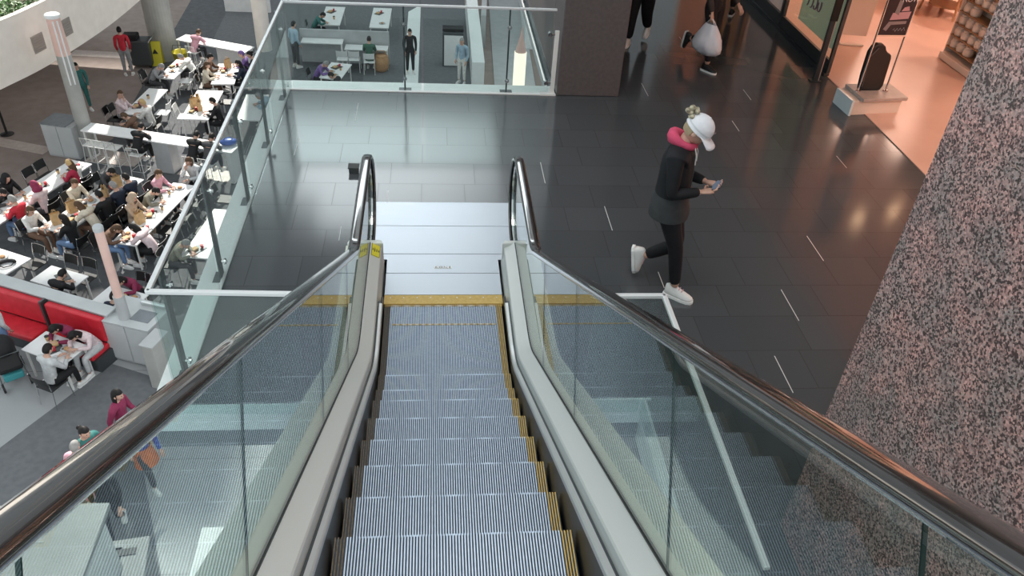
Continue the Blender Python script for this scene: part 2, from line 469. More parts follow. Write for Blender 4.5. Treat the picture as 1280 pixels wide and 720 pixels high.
slab('floor_path_2', [(-1.15, 17), (-.62, 17), (-.62, 31), (-1.15, 30)], L, L + .006, M['white_stone'], 'pale path strip seen through the far railing')
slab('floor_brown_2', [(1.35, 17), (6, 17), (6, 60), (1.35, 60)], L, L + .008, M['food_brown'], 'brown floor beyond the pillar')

# mezzanine with its curved beige fascia
mz = [at(-70, 150, -4.9), at(0, 112, -4.9), at(45, 91, -4.9), at(90, 64, -4.9), at(135, 34, -4.9), at(175, 1, -4.9), at(205, -30, -4.9)]
me_pts = []
for i in range(len(mz) - 1):
    for t in (0, .25, .5, .75): me_pts.append(mz[i].lerp(mz[i + 1], t))
me_pts.append(mz[-1])
for _ in range(3):
    me_pts = [me_pts[0]] + [(me_pts[i - 1] + me_pts[i] * 2 + me_pts[i + 1]) / 4 for i in range(1, len(me_pts) - 1)] + [me_pts[-1]]
def off(k, d):
    a = me_pts[max(k - 1, 0)]; b = me_pts[min(k + 1, len(me_pts) - 1)]; t = (b - a).normalized()
    return me_pts[k] + V((-t.y, t.x, 0)) * d
n_ = len(me_pts)
fz = MB()
TOPZ = -3.30
ring = [(0, -4.9), (0, TOPZ), (.16, TOPZ), (.16, TOPZ - .55), (1.0, TOPZ - .55), (1.0, TOPZ), (1.15, TOPZ), (1.15, -4.5), (9, -4.5), (9, -4.9)]
vs = []; fs = []
for k in range(n_):
    for d, z in ring:
        p = off(k, d) if d < 5 else V((-26, me_pts[k].y + 2, 0)); vs.append((p.x, p.y, z))
r_ = len(ring)
for k in range(n_ - 1):
    for j in range(r_):
        fs.append((k * r_ + j, k * r_ + (j + 1) % r_, (k + 1) * r_ + (j + 1) % r_, (k + 1) * r_ + j))
fz.add(vs, fs)
struct(fz.build('mezzanine', M['beige'], smooth=False), 'curved beige mezzanine over the walkway')
for i, (px, py) in enumerate(((45, 52), (86, 27))):
    best = min(range(n_), key=lambda k: abs((me_pts[k] - CAM).cross(at(px, py, -4.3) - CAM).z))
    p = off(best, -.012); a, b = me_pts[best - 1], me_pts[best + 1]; t = (b - a)
    v = thing('air_vent', ('square vent in the beige mezzanine fascia, nearer the planted edge' if i == 0 else 'square vent in the beige mezzanine fascia, beside the light post top'), 'vent', (p.x, p.y, -4.22), math.atan2(t.y, t.x), 'vents in the mezzanine fascia')
    MB().box((0, 0, 0), (.46, .03, .46)).build('vent_frame', M['vent'], v, bevel=.006)
    g = MB()
    for q in range(6): g.box((0, -.018, -.17 + q * .068), (.38, .012, .04), rot=Euler((.5, 0, 0)))
    g.build('vent_slats', M['vent'], v)
# plants in the mezzanine trough
pl = MB(); rnd = random.Random(3)
for k in range(4, n_ - 8):
    for q in range(75):
        p = off(k, .2 + rnd.random() * .75) + (me_pts[k + 1] - me_pts[k]) * rnd.random()
        z = TOPZ - .25 + rnd.random() ** 1.5 * .5
        a = rnd.random() * 6.28; s_ = .05 + rnd.random() * .08; t = rnd.uniform(-.9, .9)
        d = V((math.cos(a), math.sin(a), t)) * s_; w = V((-math.sin(a), math.cos(a), 0)) * s_ * .45
        o = V((p.x, p.y, z))
        pl.add([o - d, o - w, o + d + V((0, 0, -s_ * .2)), o + w], [(0, 1, 2, 3)])
f_ = tag(pl.build('planter_foliage', M['leaf']), 'green leafy planting along the mezzanine edge', 'plants', kind='stuff')

# round columns of the food court
def column(n, px, r, ybase, label, m='grey_col'):
    b = at(px, ybase, L)
    struct(MB().lathe([(r, 0), (r, 12)], (b.x, b.y, L), 28).build(n, M[m], smooth=False), label)
column('column_1', 208, .46, 72, 'grey round column behind the yellow caution sign')
column('column_2', 331, .28, 62, 'pale column beside the bright window', 'beige')

# unseen panels added far above to keep the sun off landing and seating
slab('sun_shade_panel_1', [(-2.9, 3.6), (8, 3.6), (8, 19.5), (-2.9, 19.5)], 12, 12.3, M['roof'], 'unseen panel added to keep the sun off the landing')
slab('sun_shade_deck', [(-8.5, 3.6), (-2.9, 3.6), (-2.9, 19.5), (-8.5, 19.5)], 12, 12.3, M['shade_solid'], 'unseen dark deck added to block sun and darken the floor reflection')  # added dark so the left landing floor mirrors no glow
slab('reflection_wall', [(-55, 66), (36, 66), (36, 66.5), (-55, 66.5)], L, 29.4, M['grey_panel'], 'unseen far wall added to darken the floor reflection by the railing')  # added so the floor mirrors a dark band near the railing
slab('sun_shade_panel_3', [(-8.3, 39), (4, 39), (4, 57), (-8.3, 57)], 12, 12.3, M['shade_solid'], 'unseen panel added to shade the far seating')
slab('sun_shade_panel_2', [(-17, 46.5), (-9.3, 46.5), (-9.3, 52.2), (-17, 52.2)], 30, 30.3, M['roof'], 'unseen panel added to shade the seating by the red bench')

# ------------------------------------------------------------------ the shop on the upper floor
SX = 5.62
slab('shop_floor', [(SX, -2), (16, -2), (16, 14), (SX, 14)], 0, .012, M['store_floor'], 'salmon lit floor of the shop')
slab('shop_ceiling', [(SX, -2), (16, -2), (16, 14), (SX, 14)], 3.25, 3.4, M['store_wall'], 'plain warm ceiling of the shop')
slab('wall_shop_far', [(SX, 13), (16, 13), (16, 13.2), (SX, 13.2)], 0, 3.25, M['store_wall'], 'far wall of the shop')
slab('wall_shop_side', [(13.5, -2), (13.7, -2), (13.7, 13), (13.5, 13)], 0, 3.25, M['store_wall'], 'side wall of the shop')
slab('wall_shop_near', [(SX + .1, -2.2), (13.5, -2.2), (13.5, -2), (SX + .1, -2)], 0, 3.25, M['store_wall'], 'near wall of the shop')
slab('wall_shop_front', [(SX - .05, -2.2), (SX + .15, -2.2), (SX + .15, 5.2), (SX - .05, 5.2)], 2.75, 4.9, M['store_wall'], 'header wall above the shop entrance')
slab('wall_shop_front_2', [(SX - .05, 5.2), (SX + .15, 5.2), (SX + .15, 14), (SX - .05, 14)], 2.9, 4.9, M['store_wall'], 'header wall above the shop window')
slab('trim_12', [(SX - .06, 5.3), (SX + .02, 5.3), (SX + .02, 14), (SX - .06, 14)], 0, .05, M['dark_metal'], 'metal sill under the shop windows')
def window(n, y0, y1, label, low=.05):
    w = MB()
    for y in (y0, y1): w.box((SX, y, 1.48), (.05, .05, 2.85))
    w.box((SX, (y0 + y1) / 2, low + .09), (.045, y1 - y0, .18)); w.box((SX, (y0 + y1) / 2, 2.88), (.045, y1 - y0, .06))
    o = struct(w.build(n, M['dark_metal']), label)
    MB().box((SX, (y0 + y1) / 2, 1.5), (.012, y1 - y0 - .05, 2.7)).build('pane', M['railglass'], o)
window('window_1', 5.33, 7.28, 'shop window with the mint poster')
window('window_2', 7.36, 9.0, 'shop window with the white sheet')
window('window_3', 9.05, 11.0, 'shop window with the yellow panel')
# ================================================================== THE ESCALATOR
S30, C30 = .5, math.cos(PI / 6)
Y0 = .896; T30 = math.tan(PI / 6)
def fillet_path(yflat0, zflat, k, R, yend, n=10):
    """flat at zflat from y=yflat0 back to the bend, then the 30 degree line z=T30*(-Y0-y)+k up to yend; runs from the landing towards the top"""
    yi = -Y0 - (zflat - k) / T30
    t = R * math.tan(PI / 12)
    pts = [(yflat0, zflat)]
    y1 = yi + t
    for i in range(n + 1):
        a = (PI / 6) * i / n
        pts.append((y1 - R * math.sin(a), zflat + R * (1 - math.cos(a))))
    ye = yend
    m = 10
    y2, z2 = pts[-1]
    for i in range(1, m + 1):
        y = y2 + (ye - y2) * i / m
        pts.append((y, z2 + (y2 - y) * T30))
    return pts
YTOP = -8.2
esc = thing('escalator', 'escalator with ribbed steps and glass balustrades running down to the landing', 'escalator', (0, 0, 0))
# --- steps: ribbed tread and riser in one extruded section
def step_meshes():
    n = 80; w = 1.0; p = w / n
    prof = []
    for i in range(n):
        x = -w / 2 + i * p
        prof += [(x, 0.), (x + p * .48, 0.), (x + p * .5, -.012), (x + p * .98, -.012)]
    prof.append((w / 2, 0.)); k = len(prof)
    def part(i0, i1):
        b = MB(); q = prof[i0:i1]; k = len(q)
        path = [(-.40, 0, 0), (.0, 0, 0)]
        vs = [V((x, -.40, z)) for x, z in q] + [V((x, 0, z)) for x, z in q] + [V((x, .0 if z == 0 else -.012, -.03)) for x, z in q] + [V((x, -.035 if z == 0 else -.047, -.22)) for x, z in q]
        fs = []; ms = []
        for r in range(3):
            for j in range(k - 1):
                fs.append((r * k + j, r * k + j + 1, (r + 1) * k + j + 1, (r + 1) * k + j))
        b.add(vs, fs)
        b.m = []
        for r in range(3):
            for j in range(k - 1):
                b.m.append(0 if q[j][1] == 0 and q[j + 1][1] == 0 else 1)
        return b
    e = 4 * 4
    return part(e, k - e), part(0, e + 1), part(k - e - 1, k)
sA, sB, sC = step_meshes()
mA = sA.mesh('step_tread', [M['alu_step'], M['groove']])
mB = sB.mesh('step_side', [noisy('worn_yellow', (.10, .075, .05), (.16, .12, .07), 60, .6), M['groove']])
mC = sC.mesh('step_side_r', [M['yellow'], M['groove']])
noses = [(.10, -.004), (-.265, 0), (-.661, .004), (-.965, .085), (-1.235, .195), (-1.482, .338)]
y = -1.482
while y > -5.6:
    y -= .374; noses.append((y, T30 * (-Y0 - y)))
nose_line = MB()
for i, (ny, nz) in enumerate(noses):
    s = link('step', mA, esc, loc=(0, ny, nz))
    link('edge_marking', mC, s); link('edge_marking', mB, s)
    if i == 1:
        b = MB()
        for q in range(86): b.box((-.43 + q * .86 / 85, -.008, .002), (.0055, .016, .004))
        b.build('nose_marking', M['yellow'], s)
# --- skirts, strips, decks, gaskets
def solid(prof, z, k, R, name, m, x, sgn, y0=.62, parent=esc, smooth=False, label=None):
    """sweep a closed profile of (x, dz) along the deck line"""
    path = fillet_path(y0, z, k, R, YTOP)
    o = MB().sweep_yz(path[::-1], [(sgn * (px), pn) for px, pn in prof]).build(name, m, parent, smooth)
    if label: o['label'] = label
    return o
for sg in (-1, 1):
    side = 'skirt_panel'
    solid([(.512, -.34), (.512, .085), (.53, .085), (.53, -.34)], 0, 0, 1.0, 'skirt_panel', M['skirt'], 0, sg, y0=.0)
    solid([(.511, .085), (.511, .108), (.518, .116), (.538, .118), (.538, .085)], 0, 0, 1.0, 'edge_strip', M['strip'], 0, sg, y0=-.13)
    solid([(.536, .06), (.536, .108), (.556, .114), (.556, .06)], 0, 0, 1.0, 'groove_strip', M['dark_metal'], 0, sg, y0=-.1)
    # inner deck: inclined stainless sheet, its raised box end on the landing
    solid([(.534, -.34), (.534, .02), (.552, .11), (.553, .172), (.559, .182), (.640, .226), (.648, .228), (.648, -.34)], 0, 0, 1.0, 'inner_deck', M['steel'], 0, sg, y0=.62, label='brushed steel inner deck')
    solid([(.647, .15), (.647, .235), (.664, .235), (.664, .15)], 0, 0, 1.0, 'gasket', M['gasket'], 0, sg, y0=.605)
    solid([(.663, -.34), (.663, .226), (.675, .226), (.86, .19), (.87, .18), (.87, -.34)], 0, 0, 1.0, 'outer_deck', M['cladding'], 0, sg, y0=.62)
    solid([(.852, -1.0), (.852, -.30), (.868, -.30), (.868, -1.0)], 0, 0, 1.0, 'side_cladding', M['grey_panel'], 0, sg, y0=.0)
solid([(-.86, -1.02), (-.86, -.98), (.86, -.98), (.86, -1.02)], 0, 0, 1.0, 'truss_soffit', M['grey_panel'], 0, 1, y0=.0)
solid([(-.84, -.6), (-.84, -.56), (.84, -.56), (.84, -.6)], 0, 0, 1.0, 'truss_tray', M['skirt'], 0, 1, y0=.9)
# deck ends: rounded steel noses with the handrail inlet
for sg in (-1, 1):
    b = MB().prism([(sg * .534, .60), (sg * .86, .60), (sg * .84, .66), (sg * .556, .655)], -.0, .228)
    b.build('deck_end', M['steel'], esc, bevel=.012)
# --- handrails
HX = .655; HZ = .985; HK = 1.13
def hand_path():
    p = fillet_path(.68, HZ, HK, .55, YTOP, 12)
    R = .395; cy, cz = .68, HZ - R
    loop = []
    for i in range(20):
        a = PI / 2 - PI * i / 19
        loop.append((cy + R * math.cos(a), cz + R * math.sin(a)))
    tail = [(.60, HZ - 2 * R), (.50, HZ - 2 * R)]
    return list(reversed(p)), loop, tail
hp, loop, tail = hand_path()
full = hp + loop[1:] + tail
# profile: flattened C section, outside = outer normal (path runs downwards to the landing, so flip n)
hprof = [(-.041, .006), (-.040, .018), (-.032, .027), (-.018, .031), (0, .032), (.018, .031), (.032, .027), (.040, .018), (.041, .006), (.036, -.006), (.026, -.008), (.024, .006), (-.024, .006), (-.026, -.008), (-.036, -.006)]
for sg in (-1, 1):
    pth = [(p[0], p[1]) for p in full]
    o = MB().sweep_yz(pth, hprof, x0=sg * HX).build('handrail', M['handrail'], esc, smooth=True)
    MB().sweep_yz(pth, [(-.012, -.016), (-.012, .002), (.012, .002), (.012, -.016)], x0=sg * HX).build('handrail_guide', M['chrome'], o)
# --- glass panels, split at the joints
def arc_param(path):
    s = [0]
    for a, b in zip(path, path[1:]): s.append(s[-1] + math.hypot(b[0] - a[0], b[1] - a[1]))
    return s
def normal_line_hit(y, z, ny, nz, path):
    best = None
    for a, b in zip(path, path[1:]):
        dx, dz = b[0] - a[0], b[1] - a[1]
        den = ny * dz - nz * dx
        if abs(den) < 1e-9: continue
        t = ((a[0] - y) * dz - (a[1] - z) * dx) / den
        u = ((a[0] - y) * nz - (a[1] - z) * ny) / den
        if -.001 <= u <= 1.001 and t > 0 and (best is None or t < best): best = t
    return best
base = fillet_path(.70, 0, 0, 1.0, YTOP, 12)
bs = arc_param(base)
def base_at(s):
    for i in range(len(bs) - 1):
        if bs[i] <= s <= bs[i + 1] + 1e-9:
            f = (s - bs[i]) / max(bs[i + 1] - bs[i], 1e-9)
            a, b = base[i], base[i + 1]
            y, z = a[0] + (b[0] - a[0]) * f, a[1] + (b[1] - a[1]) * f
            t = V((b[0] - a[0], b[1] - a[1])).normalized()
            return y, z, t
    a, b = base[-2], base[-1]
    return b[0], b[1], V((b[0] - a[0], b[1] - a[1])).normalized()
def s_of_incl(v):      # arc position of the point v metres up the incline from the virtual bend
    y = -Y0 - v * C30
    lo, hi = 0, bs[-1]
    for _ in range(40):
        m_ = (lo + hi) / 2
        if base_at(m_)[0] > y: lo = m_
        else: hi = m_
    return lo
cuts = [0.0, s_of_incl(.765), s_of_incl(1.98), s_of_incl(3.69), s_of_incl(4.963), s_of_incl(6.5), bs[-1] - .02]
topline = hp[::-1]
for sg in (-1, 1):
    for ci in range(len(cuts) - 1):
        a, b = cuts[ci] + (.002 if ci else 0), cuts[ci + 1] - .002
        bot, top = [], []
        nn = 14
        for i in range(nn + 1):
            s_ = a + (b - a) * i / nn
            y, z, t = base_at(s_)
            n = V((t.y, -t.x)) * -1     # base runs up: normal points up
            n = V((-t.y, t.x)); 
            if n.y < 0: n = -n
            h = normal_line_hit(y, z, n.x, n.y, topline) or 1.0
            bot.append((y + n.x * .2, z + n.y * .2)); top.append((y + n.x * (h - .004), z + n.y * (h - .004)))
        poly = bot + top[::-1]
        if ci == 0:   # rounded newel end
            rr = .395 - .012
            arc = [(.68 + rr * math.cos(PI / 2 - PI * i / 18), HZ - .395 + rr * math.sin(PI / 2 - PI * i / 18)) for i in range(19)]
            poly = bot + top[::-1] + [p for p in arc if p[0] > .70]
        m = MB(); n = len(poly)
        vs = [(sg * HX - .004, y, z) for y, z in poly] + [(sg * HX + .004, y, z) for y, z in poly]
        m.add(vs, [tuple(range(n)), tuple(range(2 * n - 1, n - 1, -1))], 0)
        m.add(vs, [(i, (i + 1) % n, n + (i + 1) % n, n + i) for i in range(n)], 1)
        o = m.build('glass_panel', [M['glass'], M['glass_edge']], esc)
# --- comb, landing plates
MB().prism([(-.512, 0), (.512, 0), (.512, .125), (-.512, .125)], -.03, .006).build('comb_plate', M['yellow'], esc, bevel=.003)
t_ = MB()
for i in range(91): t_.box((-.5 + (i + .75) / 91, -.012, -.006), (.0048, .03, .01))
t_.build('comb_teeth', M['yellow'], esc)
for i in range(9): MB().lathe([(.006, .006), (.006, .0078), (.003, .0085)], (-.46 + i * .115, .085, 0), 8).build('screw', M['steel'], esc)
ys = [.127, .447, .752, 1.234, 1.685]
for i in range(4):
    w = .512 if i < 2 else .686
    poly = [(-w, ys[i] + .003), (w, ys[i] + .003), (w, ys[i + 1] - .003), (-w, ys[i + 1] - .003)]
    if i == 1:
        poly = [(-.512, ys[1] + .003), (.512, ys[1] + .003), (.512, .66), (.686, .66), (.686, ys[2] - .003), (-.686, ys[2] - .003), (-.686, .66), (-.512, .66)]
    fp = MB().prism(poly, -.03, .005).build('floor_plate', M['steel_plate'], esc, bevel=.0015)
    if i == 1:
        lg = MB()
        for q in range(4): lg.box((-.062 + q * .041, .535, .0062), (.036, .036, .002))
        lg.build('maker_badge', M['white_metal'], fp)
        for q, ch in enumerate('KONE'):
            text('badge_letter', ch, .04, M['black'], fp, Matrix.Translation((-.062 + q * .041, .535, .0076)), .0005)
# --- yellow pictogram sticker on the end of the near-side deck
R_ = Matrix(((1, 0, 0, -.595), (0, 1, 0, .50), (0, 0, 1, .176), (0, 0, 0, 1)))
ax = V((-.081, 0, .044)).normalized(); nrm = V((ax.z, 0, -ax.x)).normalized(); yy = V((0, 1, 0))
R_ = Matrix(((-ax.x, yy.x, nrm.x, -.5995), (-ax.y, yy.y, nrm.y, .515), (-ax.z, yy.z, nrm.z, .2045), (0, 0, 0, 1)))
st = MB()
st.box((0, 0, .002), (.082, .19, .002)); stk = st.build('warning_sticker', M['sign_yellow'], esc, bevel=.002); stk.matrix_local = R_
pc = MB()
for i, x in enumerate((-.028, -.010, .010, .028)):
    h = (.020, .050, .034, .022)[i]
    pc.box((x, -.004, .0036), (.007, h, .001)); pc.lathe([(.0045, .003), (.0045, .004)], (x, h / 2 + .004, 0), 10)
    pc.box((x + .004, .0, .0036), (.008, .004, .001))
pc.build('pictogram', M['black'], stk)
fr = MB()
for c_, d_ in (((0, .09, .0034), (.08, .003, .001)), ((0, -.09, .0034), (.08, .003, .001)), ((.039, 0, .0034), (.003, .18, .001)), ((-.039, 0, .0034), (.003, .18, .001))): fr.box(c_, d_)
fr.build('sticker_border', M['black'], stk)
# small dark box on the landing beyond the left newel
b_ = at(442, 218, 0)
bx = thing('floor_box', 'small dark box standing on the landing tiles beyond the escalator newel', 'box', (b_.x, b_.y + .06, 0))
MB().prism([(-.05, -.05), (.05, -.05), (.05, .05), (-.05, .05)], 0, .06).build('box_body', M['dark_metal'], bx, bevel=.008)
MB().prism([(-.058, -.058), (.058, -.058), (.058, .058), (-.058, .058)], .06, .072).build('box_lid', M['black'], bx, bevel=.004)

# ================================================================== GLASS RAILINGS
def railing(label, pts, posts, name='glass_railing', h=1.1, wide_post=False, gaps=None, group=None, post_m='dark_metal', inset=0.04):
    """pts: polyline of the base; posts: list of (x,y,(nx,ny))"""
    t = thing(name, label, 'railing', (pts[0][0], pts[0][1], 0), 0, group)
    o = V((pts[0][0], pts[0][1], 0))
    P = [V((x, y, 0)) - o for x, y in pts]
    m = MB()
    for a, b in zip(P, P[1:]):
        d = (b - a); ln = d.length; c = (a + b) / 2
        m.box((c.x, c.y, h), (ln + .02, .034, .028), rz=math.atan2(d.y, d.x))
    m.build('top_rail', M['rail'], t, bevel=.006)
    for a, b in zip(P, P[1:]):
        d = (b - a); ln = d.length; k = max(1, round(ln / 1.5)); u = d.normalized(); rz = math.atan2(d.y, d.x)
        for i in range(k):
            c = a + d * (i + .5) / k
            g = MB(); g.box((c.x, c.y, .54), (ln / k - .03, .012, 1.06), rz=rz)
            g.build('glass_panel', M['railglass'], t)
    for x, y, (nx, ny) in posts:
        q = V((x, y, 0)) - o; rz = math.atan2(ny, nx)
        po = MB().box((q.x + nx * .05, q.y + ny * .05, .52), (.022, .085 if wide_post else .02, 1.1), rz=rz).build('post', M[post_m], t, bevel=.003)
        for z in (.16, .86):
            cl = MB(); c = V((q.x + nx * .02, q.y + ny * .02, z)); d = V((nx, ny, 0))
            cl.tube([c - d * .035, c + d * .04], .013, 8); cl.lathe([(.028, -.006), (.028, .006)], c - d * .02, 12, M3=V((0, 0, 1)).rotation_difference(d).to_matrix())
            cl.build('glass_clamp', M['chrome'], po)
        MB().box((q.x + nx * .06, q.y + ny * .06, -.02), (.12, .16, .02), rz=rz).build('post_foot', M[post_m], t)
    return t
RXL = -1.885
railing('glass railing along the open edge above the food court, steel top rail', [(RXL, -1.25), (RXL, 4.47)], [(RXL, y, (-1, 0)) for y in (-.86, .41, 1.69, 2.92, 4.2)], wide_post=True)
railing('short glass railing beside the escalator, on the food court side', [(RXL, -1.25), (-.97, -1.28)], [])
railing('far glass railing between the open edge and the maroon pillar', [(RXL, 4.47), (1.44, 4.49)], [(-.45, 4.48, (0, 1)), (.87, 4.485, (0, 1))])
railing('short glass railing beside the escalator, on the granite wall side', [(.97, -1.31), (1.44, -1.31)], [])
railing('glass railing with pale top rail running back past the granite wall', [(1.44, -1.31), (1.44, -3.36)], [])
ep = thing('railing_post', 'pale flat end post of the far railing in front of the maroon pillar', 'post', (1.47, 4.46, 0))
MB().box((0, 0, .42), (.055, .03, .86)).build('post_bar', M['white_metal'], ep, bevel=.004)
for z in (.16, .80):
    cl = MB(); cl.tube([(-.09, 0, z), (0, 0, z)], .014, 8); cl.tube([(-.09, -.025, z), (-.09, .025, z)], .028, 12)
    cl.build('glass_clamp', M['chrome'], ep)
MB().box((-.06, 0, .01), (.2, .1, .02)).build('post_foot', M['white_metal'], ep)
# ================================================================== PEOPLE
def skin_mesh(joints, edges, sub=2):
    """joints: [(pos, r or (rx,ry))]; grows one continuous surface with a Skin modifier and returns (verts, faces)"""
    me = bpy.data.meshes.new('grow'); me.from_pydata([j[0] for j in joints], edges, [])
    o = bpy.data.objects.new('grow', me); C.objects.link(o)
    o.modifiers.new('skin', 'SKIN').use_smooth_shade = True
    for i, j in enumerate(joints):
        r = j[1] if isinstance(j[1], tuple) else (j[1], j[1])
        d = me.skin_vertices[0].data[i]; d.radius = r; d.use_root = (i == 0)
    sm = o.modifiers.new('sub', 'SUBSURF'); sm.levels = sub; sm.render_levels = sub
    dg = bpy.context.evaluated_depsgraph_get(); dg.update()
    ev = o.evaluated_get(dg).to_mesh()
    vs = [v.co.copy() for v in ev.vertices]; fs = [tuple(p.vertices) for p in ev.polygons]
    bpy.data.objects.remove(o); bpy.data.meshes.remove(me)
    return vs, fs

def chain(pts, joints, edges, start=None):
    last = start
    for p in pts:
        joints.append(p); k = len(joints) - 1
        if last is not None: edges.append((last, k))
        last = k
    return last

def head_verts(nu=20, nv=14):
    """a head around its centre, facing +y, 0.23 tall"""
    b = MB(); b.ball((0, 0, 0), (.074, .094, .115), nu, nv)
    out = []
    for x, y, z in b.v:
        zz = z / .115
        if zz < -.1:                       # jaw and chin
            k = 1 - .30 * min(1, (-.1 - zz) / .9) ; x *= k
            if y < 0: y *= 1 - .45 * min(1, (-.1 - zz) / .9)
            else: y *= 1 + .05
        if y > .03 and abs(x) < .05 and -.25 < zz < .12: y -= .010 * (1 - abs(x) / .05) * (1 if zz > -.02 else 0)
        out.append((x, y, z))
    b.v = out
    return b
def head_into(mb, Mx, detail=True):
    """head with nose, ears, eyes, mouth merged in mesh builder mb (slots 0 skin, 1 eye, 2 lip)"""
    R3 = Mx.to_3x3()
    def put(b, m):
        mb.add([Mx @ V(v) for v in b.v], b.f, m)
    put(head_verts(), 0)
    n = MB(); n.add([(-.015, .084, -.03), (.015, .084, -.03), (0, .112, -.028), (0, .090, .022), (-.009, .088, .005), (.009, .088, .005), (0, .085, -.04)],
                    [(0, 2, 4), (2, 3, 4), (1, 5, 2), (2, 5, 3), (0, 6, 2), (6, 1, 2)]); put(n, 0)
    for s in (-1, 1):
        e = MB().ball((s * .076, -.008, -.008), (.011, .021, .032), 8, 6); put(e, 0)
        e = MB().ball((s * .030, .083, .012), (.013, .008, .008), 8, 6); put(e, 1)
    e = MB().ball((0, .086, -.062), (.022, .008, .007), 8, 6); put(e, 2)

def hand_into(mb, wrist, dirv, palm_n, side, curl=.5, scale=1., m=0):
    """palm, five separate bent fingers; palm_n points out of the palm"""
    d = V(dirv).normalized(); n = (V(palm_n) - d * V(palm_n).dot(d)).normalized(); x = d.cross(n) * side
    w = V(wrist); s = scale
    mb.tube([w - d * .02 * s, w + d * .02 * s, w + d * .055 * s, w + d * .088 * s], [.024 * s, .033 * s, .040 * s, .034 * s], 8, m, flat=.42)
    def fing(base, dr, ln, r):
        p = [base]; dd = dr.copy()
        for seg, q in zip((.45, .32, .23), (.35, 1., .8)):
            ang = curl * q
            dd = (dd * math.cos(ang) + n * math.sin(ang)).normalized()
            p.append(p[-1] + dd * ln * seg)
        mb.tube(p, [r, r * .95, r * .85, r * .6], 6, m)
    for k, (o, ln, r) in enumerate(((-.030, .066, .0085), (-.010, .077, .009), (.010, .072, .0088), (.029, .056, .0078))):
        fing(w + d * .082 * s + x * o * s, (d + x * o * 2.2).normalized(), ln * s, r * s)
    fing(w + d * .022 * s - x * .034 * s, (d * .75 - x * .8 + n * .35).normalized(), .062 * s, .0105 * s)

HAIR = {}
def hair_mesh(kind):
    if kind in HAIR: return HAIR[kind]
    b = MB(); nu, nv = 24, 16
    f = {'short': 1.09, 'long': 1.12, 'bun': 1.09, 'hood': 1.22, 'hat': 1.14}[kind]
    grid = {}
    vs = []
    for i in range(nv + 1):
        t = PI * i / nv
        for j in range(nu):
            a = 2 * PI * j / nu
            x, y, z = .074 * math.sin(t) * math.sin(a), .094 * math.sin(t) * math.cos(a), .115 * math.cos(t)
            k = f
            if kind == 'long' and z < 0 and y < .04: z = z * 2.6; k = 1.16; y = min(y, .0) * .85 - .012 if y < .02 else y
            if kind == 'hood' and z < -.02: x *= 1.0 + min(1.0, -(z + .02) * 14); y *= 1 + min(.7, -(z + .02) * 9); z = z * 1.7
            vs.append((x * k, y * k - (.006 if kind != 'hood' else .008), z * (k if z > 0 else 1) + .006))
    fs = []
    for i in range(nv):
        for j in range(nu):
            q = (i * nu + j, i * nu + (j + 1) % nu, (i + 1) * nu + (j + 1) % nu, (i + 1) * nu + j)
            t = PI * (i + .5) / nv; a = 2 * PI * (j + .5) / nu
            y, z, x = math.sin(t) * math.cos(a), math.cos(t), math.sin(t) * math.sin(a)
            face = y > .35 and z < .45
            if kind == 'hood': face = y > .62 and -.75 < z < .5
            if kind in ('short', 'bun', 'hat'):
                if z < -.5 or (z < .42 and y > .30) or (z < -.05 and y > -.15): continue
                if kind == 'hat' and z < .05: continue
            if kind == 'long' and ((y > .15 and z < .3) or z < -.92): continue
            if face: continue
            fs.append(q)
    b.add(vs, fs)
    if kind == 'bun': b.ball((0, -.115, .045), (.042, .04, .042), 10, 8)
    me = b.mesh('hair', [M['black']], True)
    HAIR[kind] = me
    return me

def inflate(vs, fs, d):
    me = bpy.data.meshes.new('t'); me.from_pydata(vs, [], fs); me.update()
    out = [v.co + v.normal * d for v in me.vertices]; bpy.data.meshes.remove(me); return out

